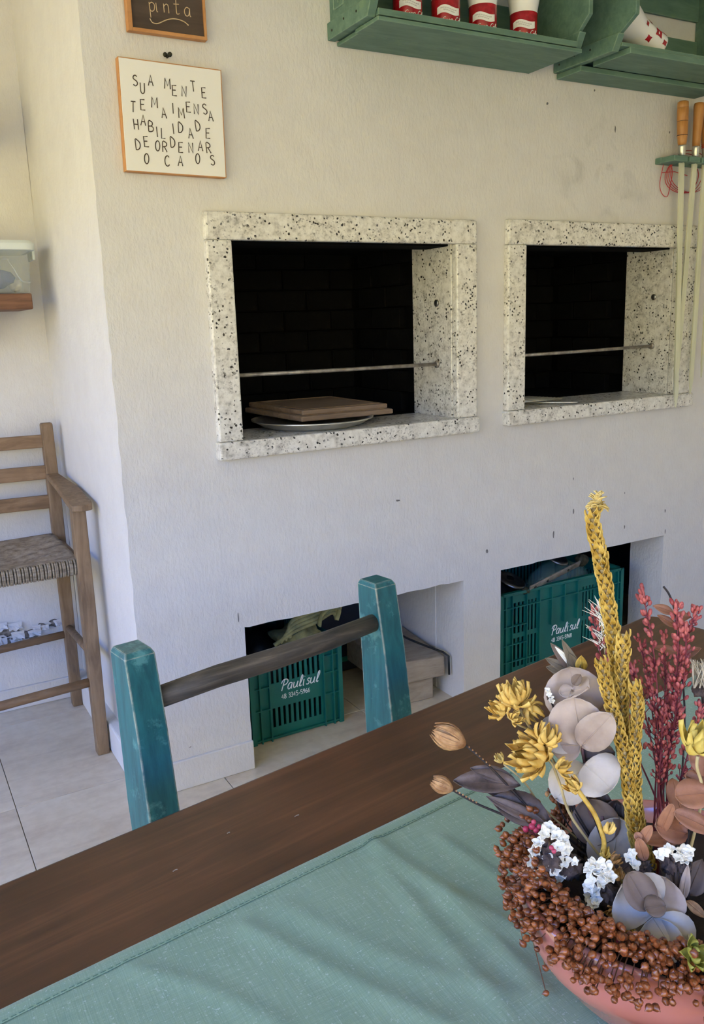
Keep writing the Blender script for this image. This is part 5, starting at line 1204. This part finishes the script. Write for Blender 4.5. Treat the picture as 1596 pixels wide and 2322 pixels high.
for (b_, tp, wd, m_) in (((1306, 1528), (1236, 1492), 24, 'olive_leaf'), ((1312, 1532), (1238, 1512), 30, 'olive_leaf'), ((1310, 1530), (1248, 1458), 26, 'euca_dark'), ((1314, 1530), (1274, 1450), 22, 'olive_leaf'), ((1312, 1534), (1288, 1480), 30, 'olive_leaf'), ((1314, 1524), (1258, 1466), 14, 'white_petal'), ((1318, 1520), (1318, 1486), 26, 'wheat_gold')):
    leaf_part(t_, b_, tp, wd, m_, .05, .046, name='bract')
f_ = into_pot(bq(1560, 1850, .06)); t_ = thing('tan_leaf_sprig', 'tan curled leaves on a wiry stem behind the red sprigs', 'dried stem', f_)
stem_part(t_, [f_, bq(1552, 1650, .07), bq(1540, 1480, .075), bq(1530, 1390, .075), bq(1518, 1350, .075), bq(1504, 1330, .075)], .0010, 'dark_stem')
for (b_, tp, wd) in (((1526, 1390), (1480, 1374), 22), ((1530, 1400), (1566, 1400), 26), ((1530, 1420), (1490, 1395), 20), ((1538, 1480), (1480, 1468), 22), ((1545, 1490), (1590, 1470), 24)): leaf_part(t_, b_, tp, wd, 'brown_leaf', .075, .07, tilt=(0, 0, .6))
f_ = into_pot(bq(1590, 1850, .04)); t_ = thing('bristle_flower', 'pale bristly dried flower cut by the photo edge', 'dried flower', f_)
g = G(); random.seed(6)
for k in range(60):
    b_ = bq(1590+random.uniform(-18, 22), 1560, .045+random.uniform(-.008, .008)); tp = bq(1588+random.uniform(-26, 34), 1498+random.uniform(-6, 8), .045+random.uniform(-.012, .012)); g.tube([b_, tp], [.0007, .0004], 4)
g.build('bristles', 'bristle', t_)['kind'] = 'stuff'
crumple('base', bq(1592, 1566, .045), 22*P_, 'calyx_grey', t_, 4, (1, 1, .6), n=12); stem_part(t_, [bq(1592, 1566, .045), bq(1590, 1700, .045), f_], .0012, 'dark_stem')
f_ = into_pot(bq(1300, 1930, .02)); t_ = thing('stalk_bundle', 'bundle of bare dark stalks under the yellow flowers', 'dried stem', f_)
random.seed(14)
for (tx, ty) in ((1246, 1720), (1262, 1745), (1280, 1760), (1290, 1800), (1256, 1790), (1302, 1820), (1322, 1880), (1330, 1900), (1312, 1870)):
    G().tube(catmull3([f_, bq(tx+(1320-tx)*.5, ty+80, .015), bq(tx, ty, .015)], 5), .0008, 5).build('stalk', 'dark_stem', t_)
for (px, py) in ((1248, 1768), (1262, 1790), (1240, 1800)): crumple('seed', bq(px, py, .012), 6*P_, 'pod_tan', t_, px, n=8)
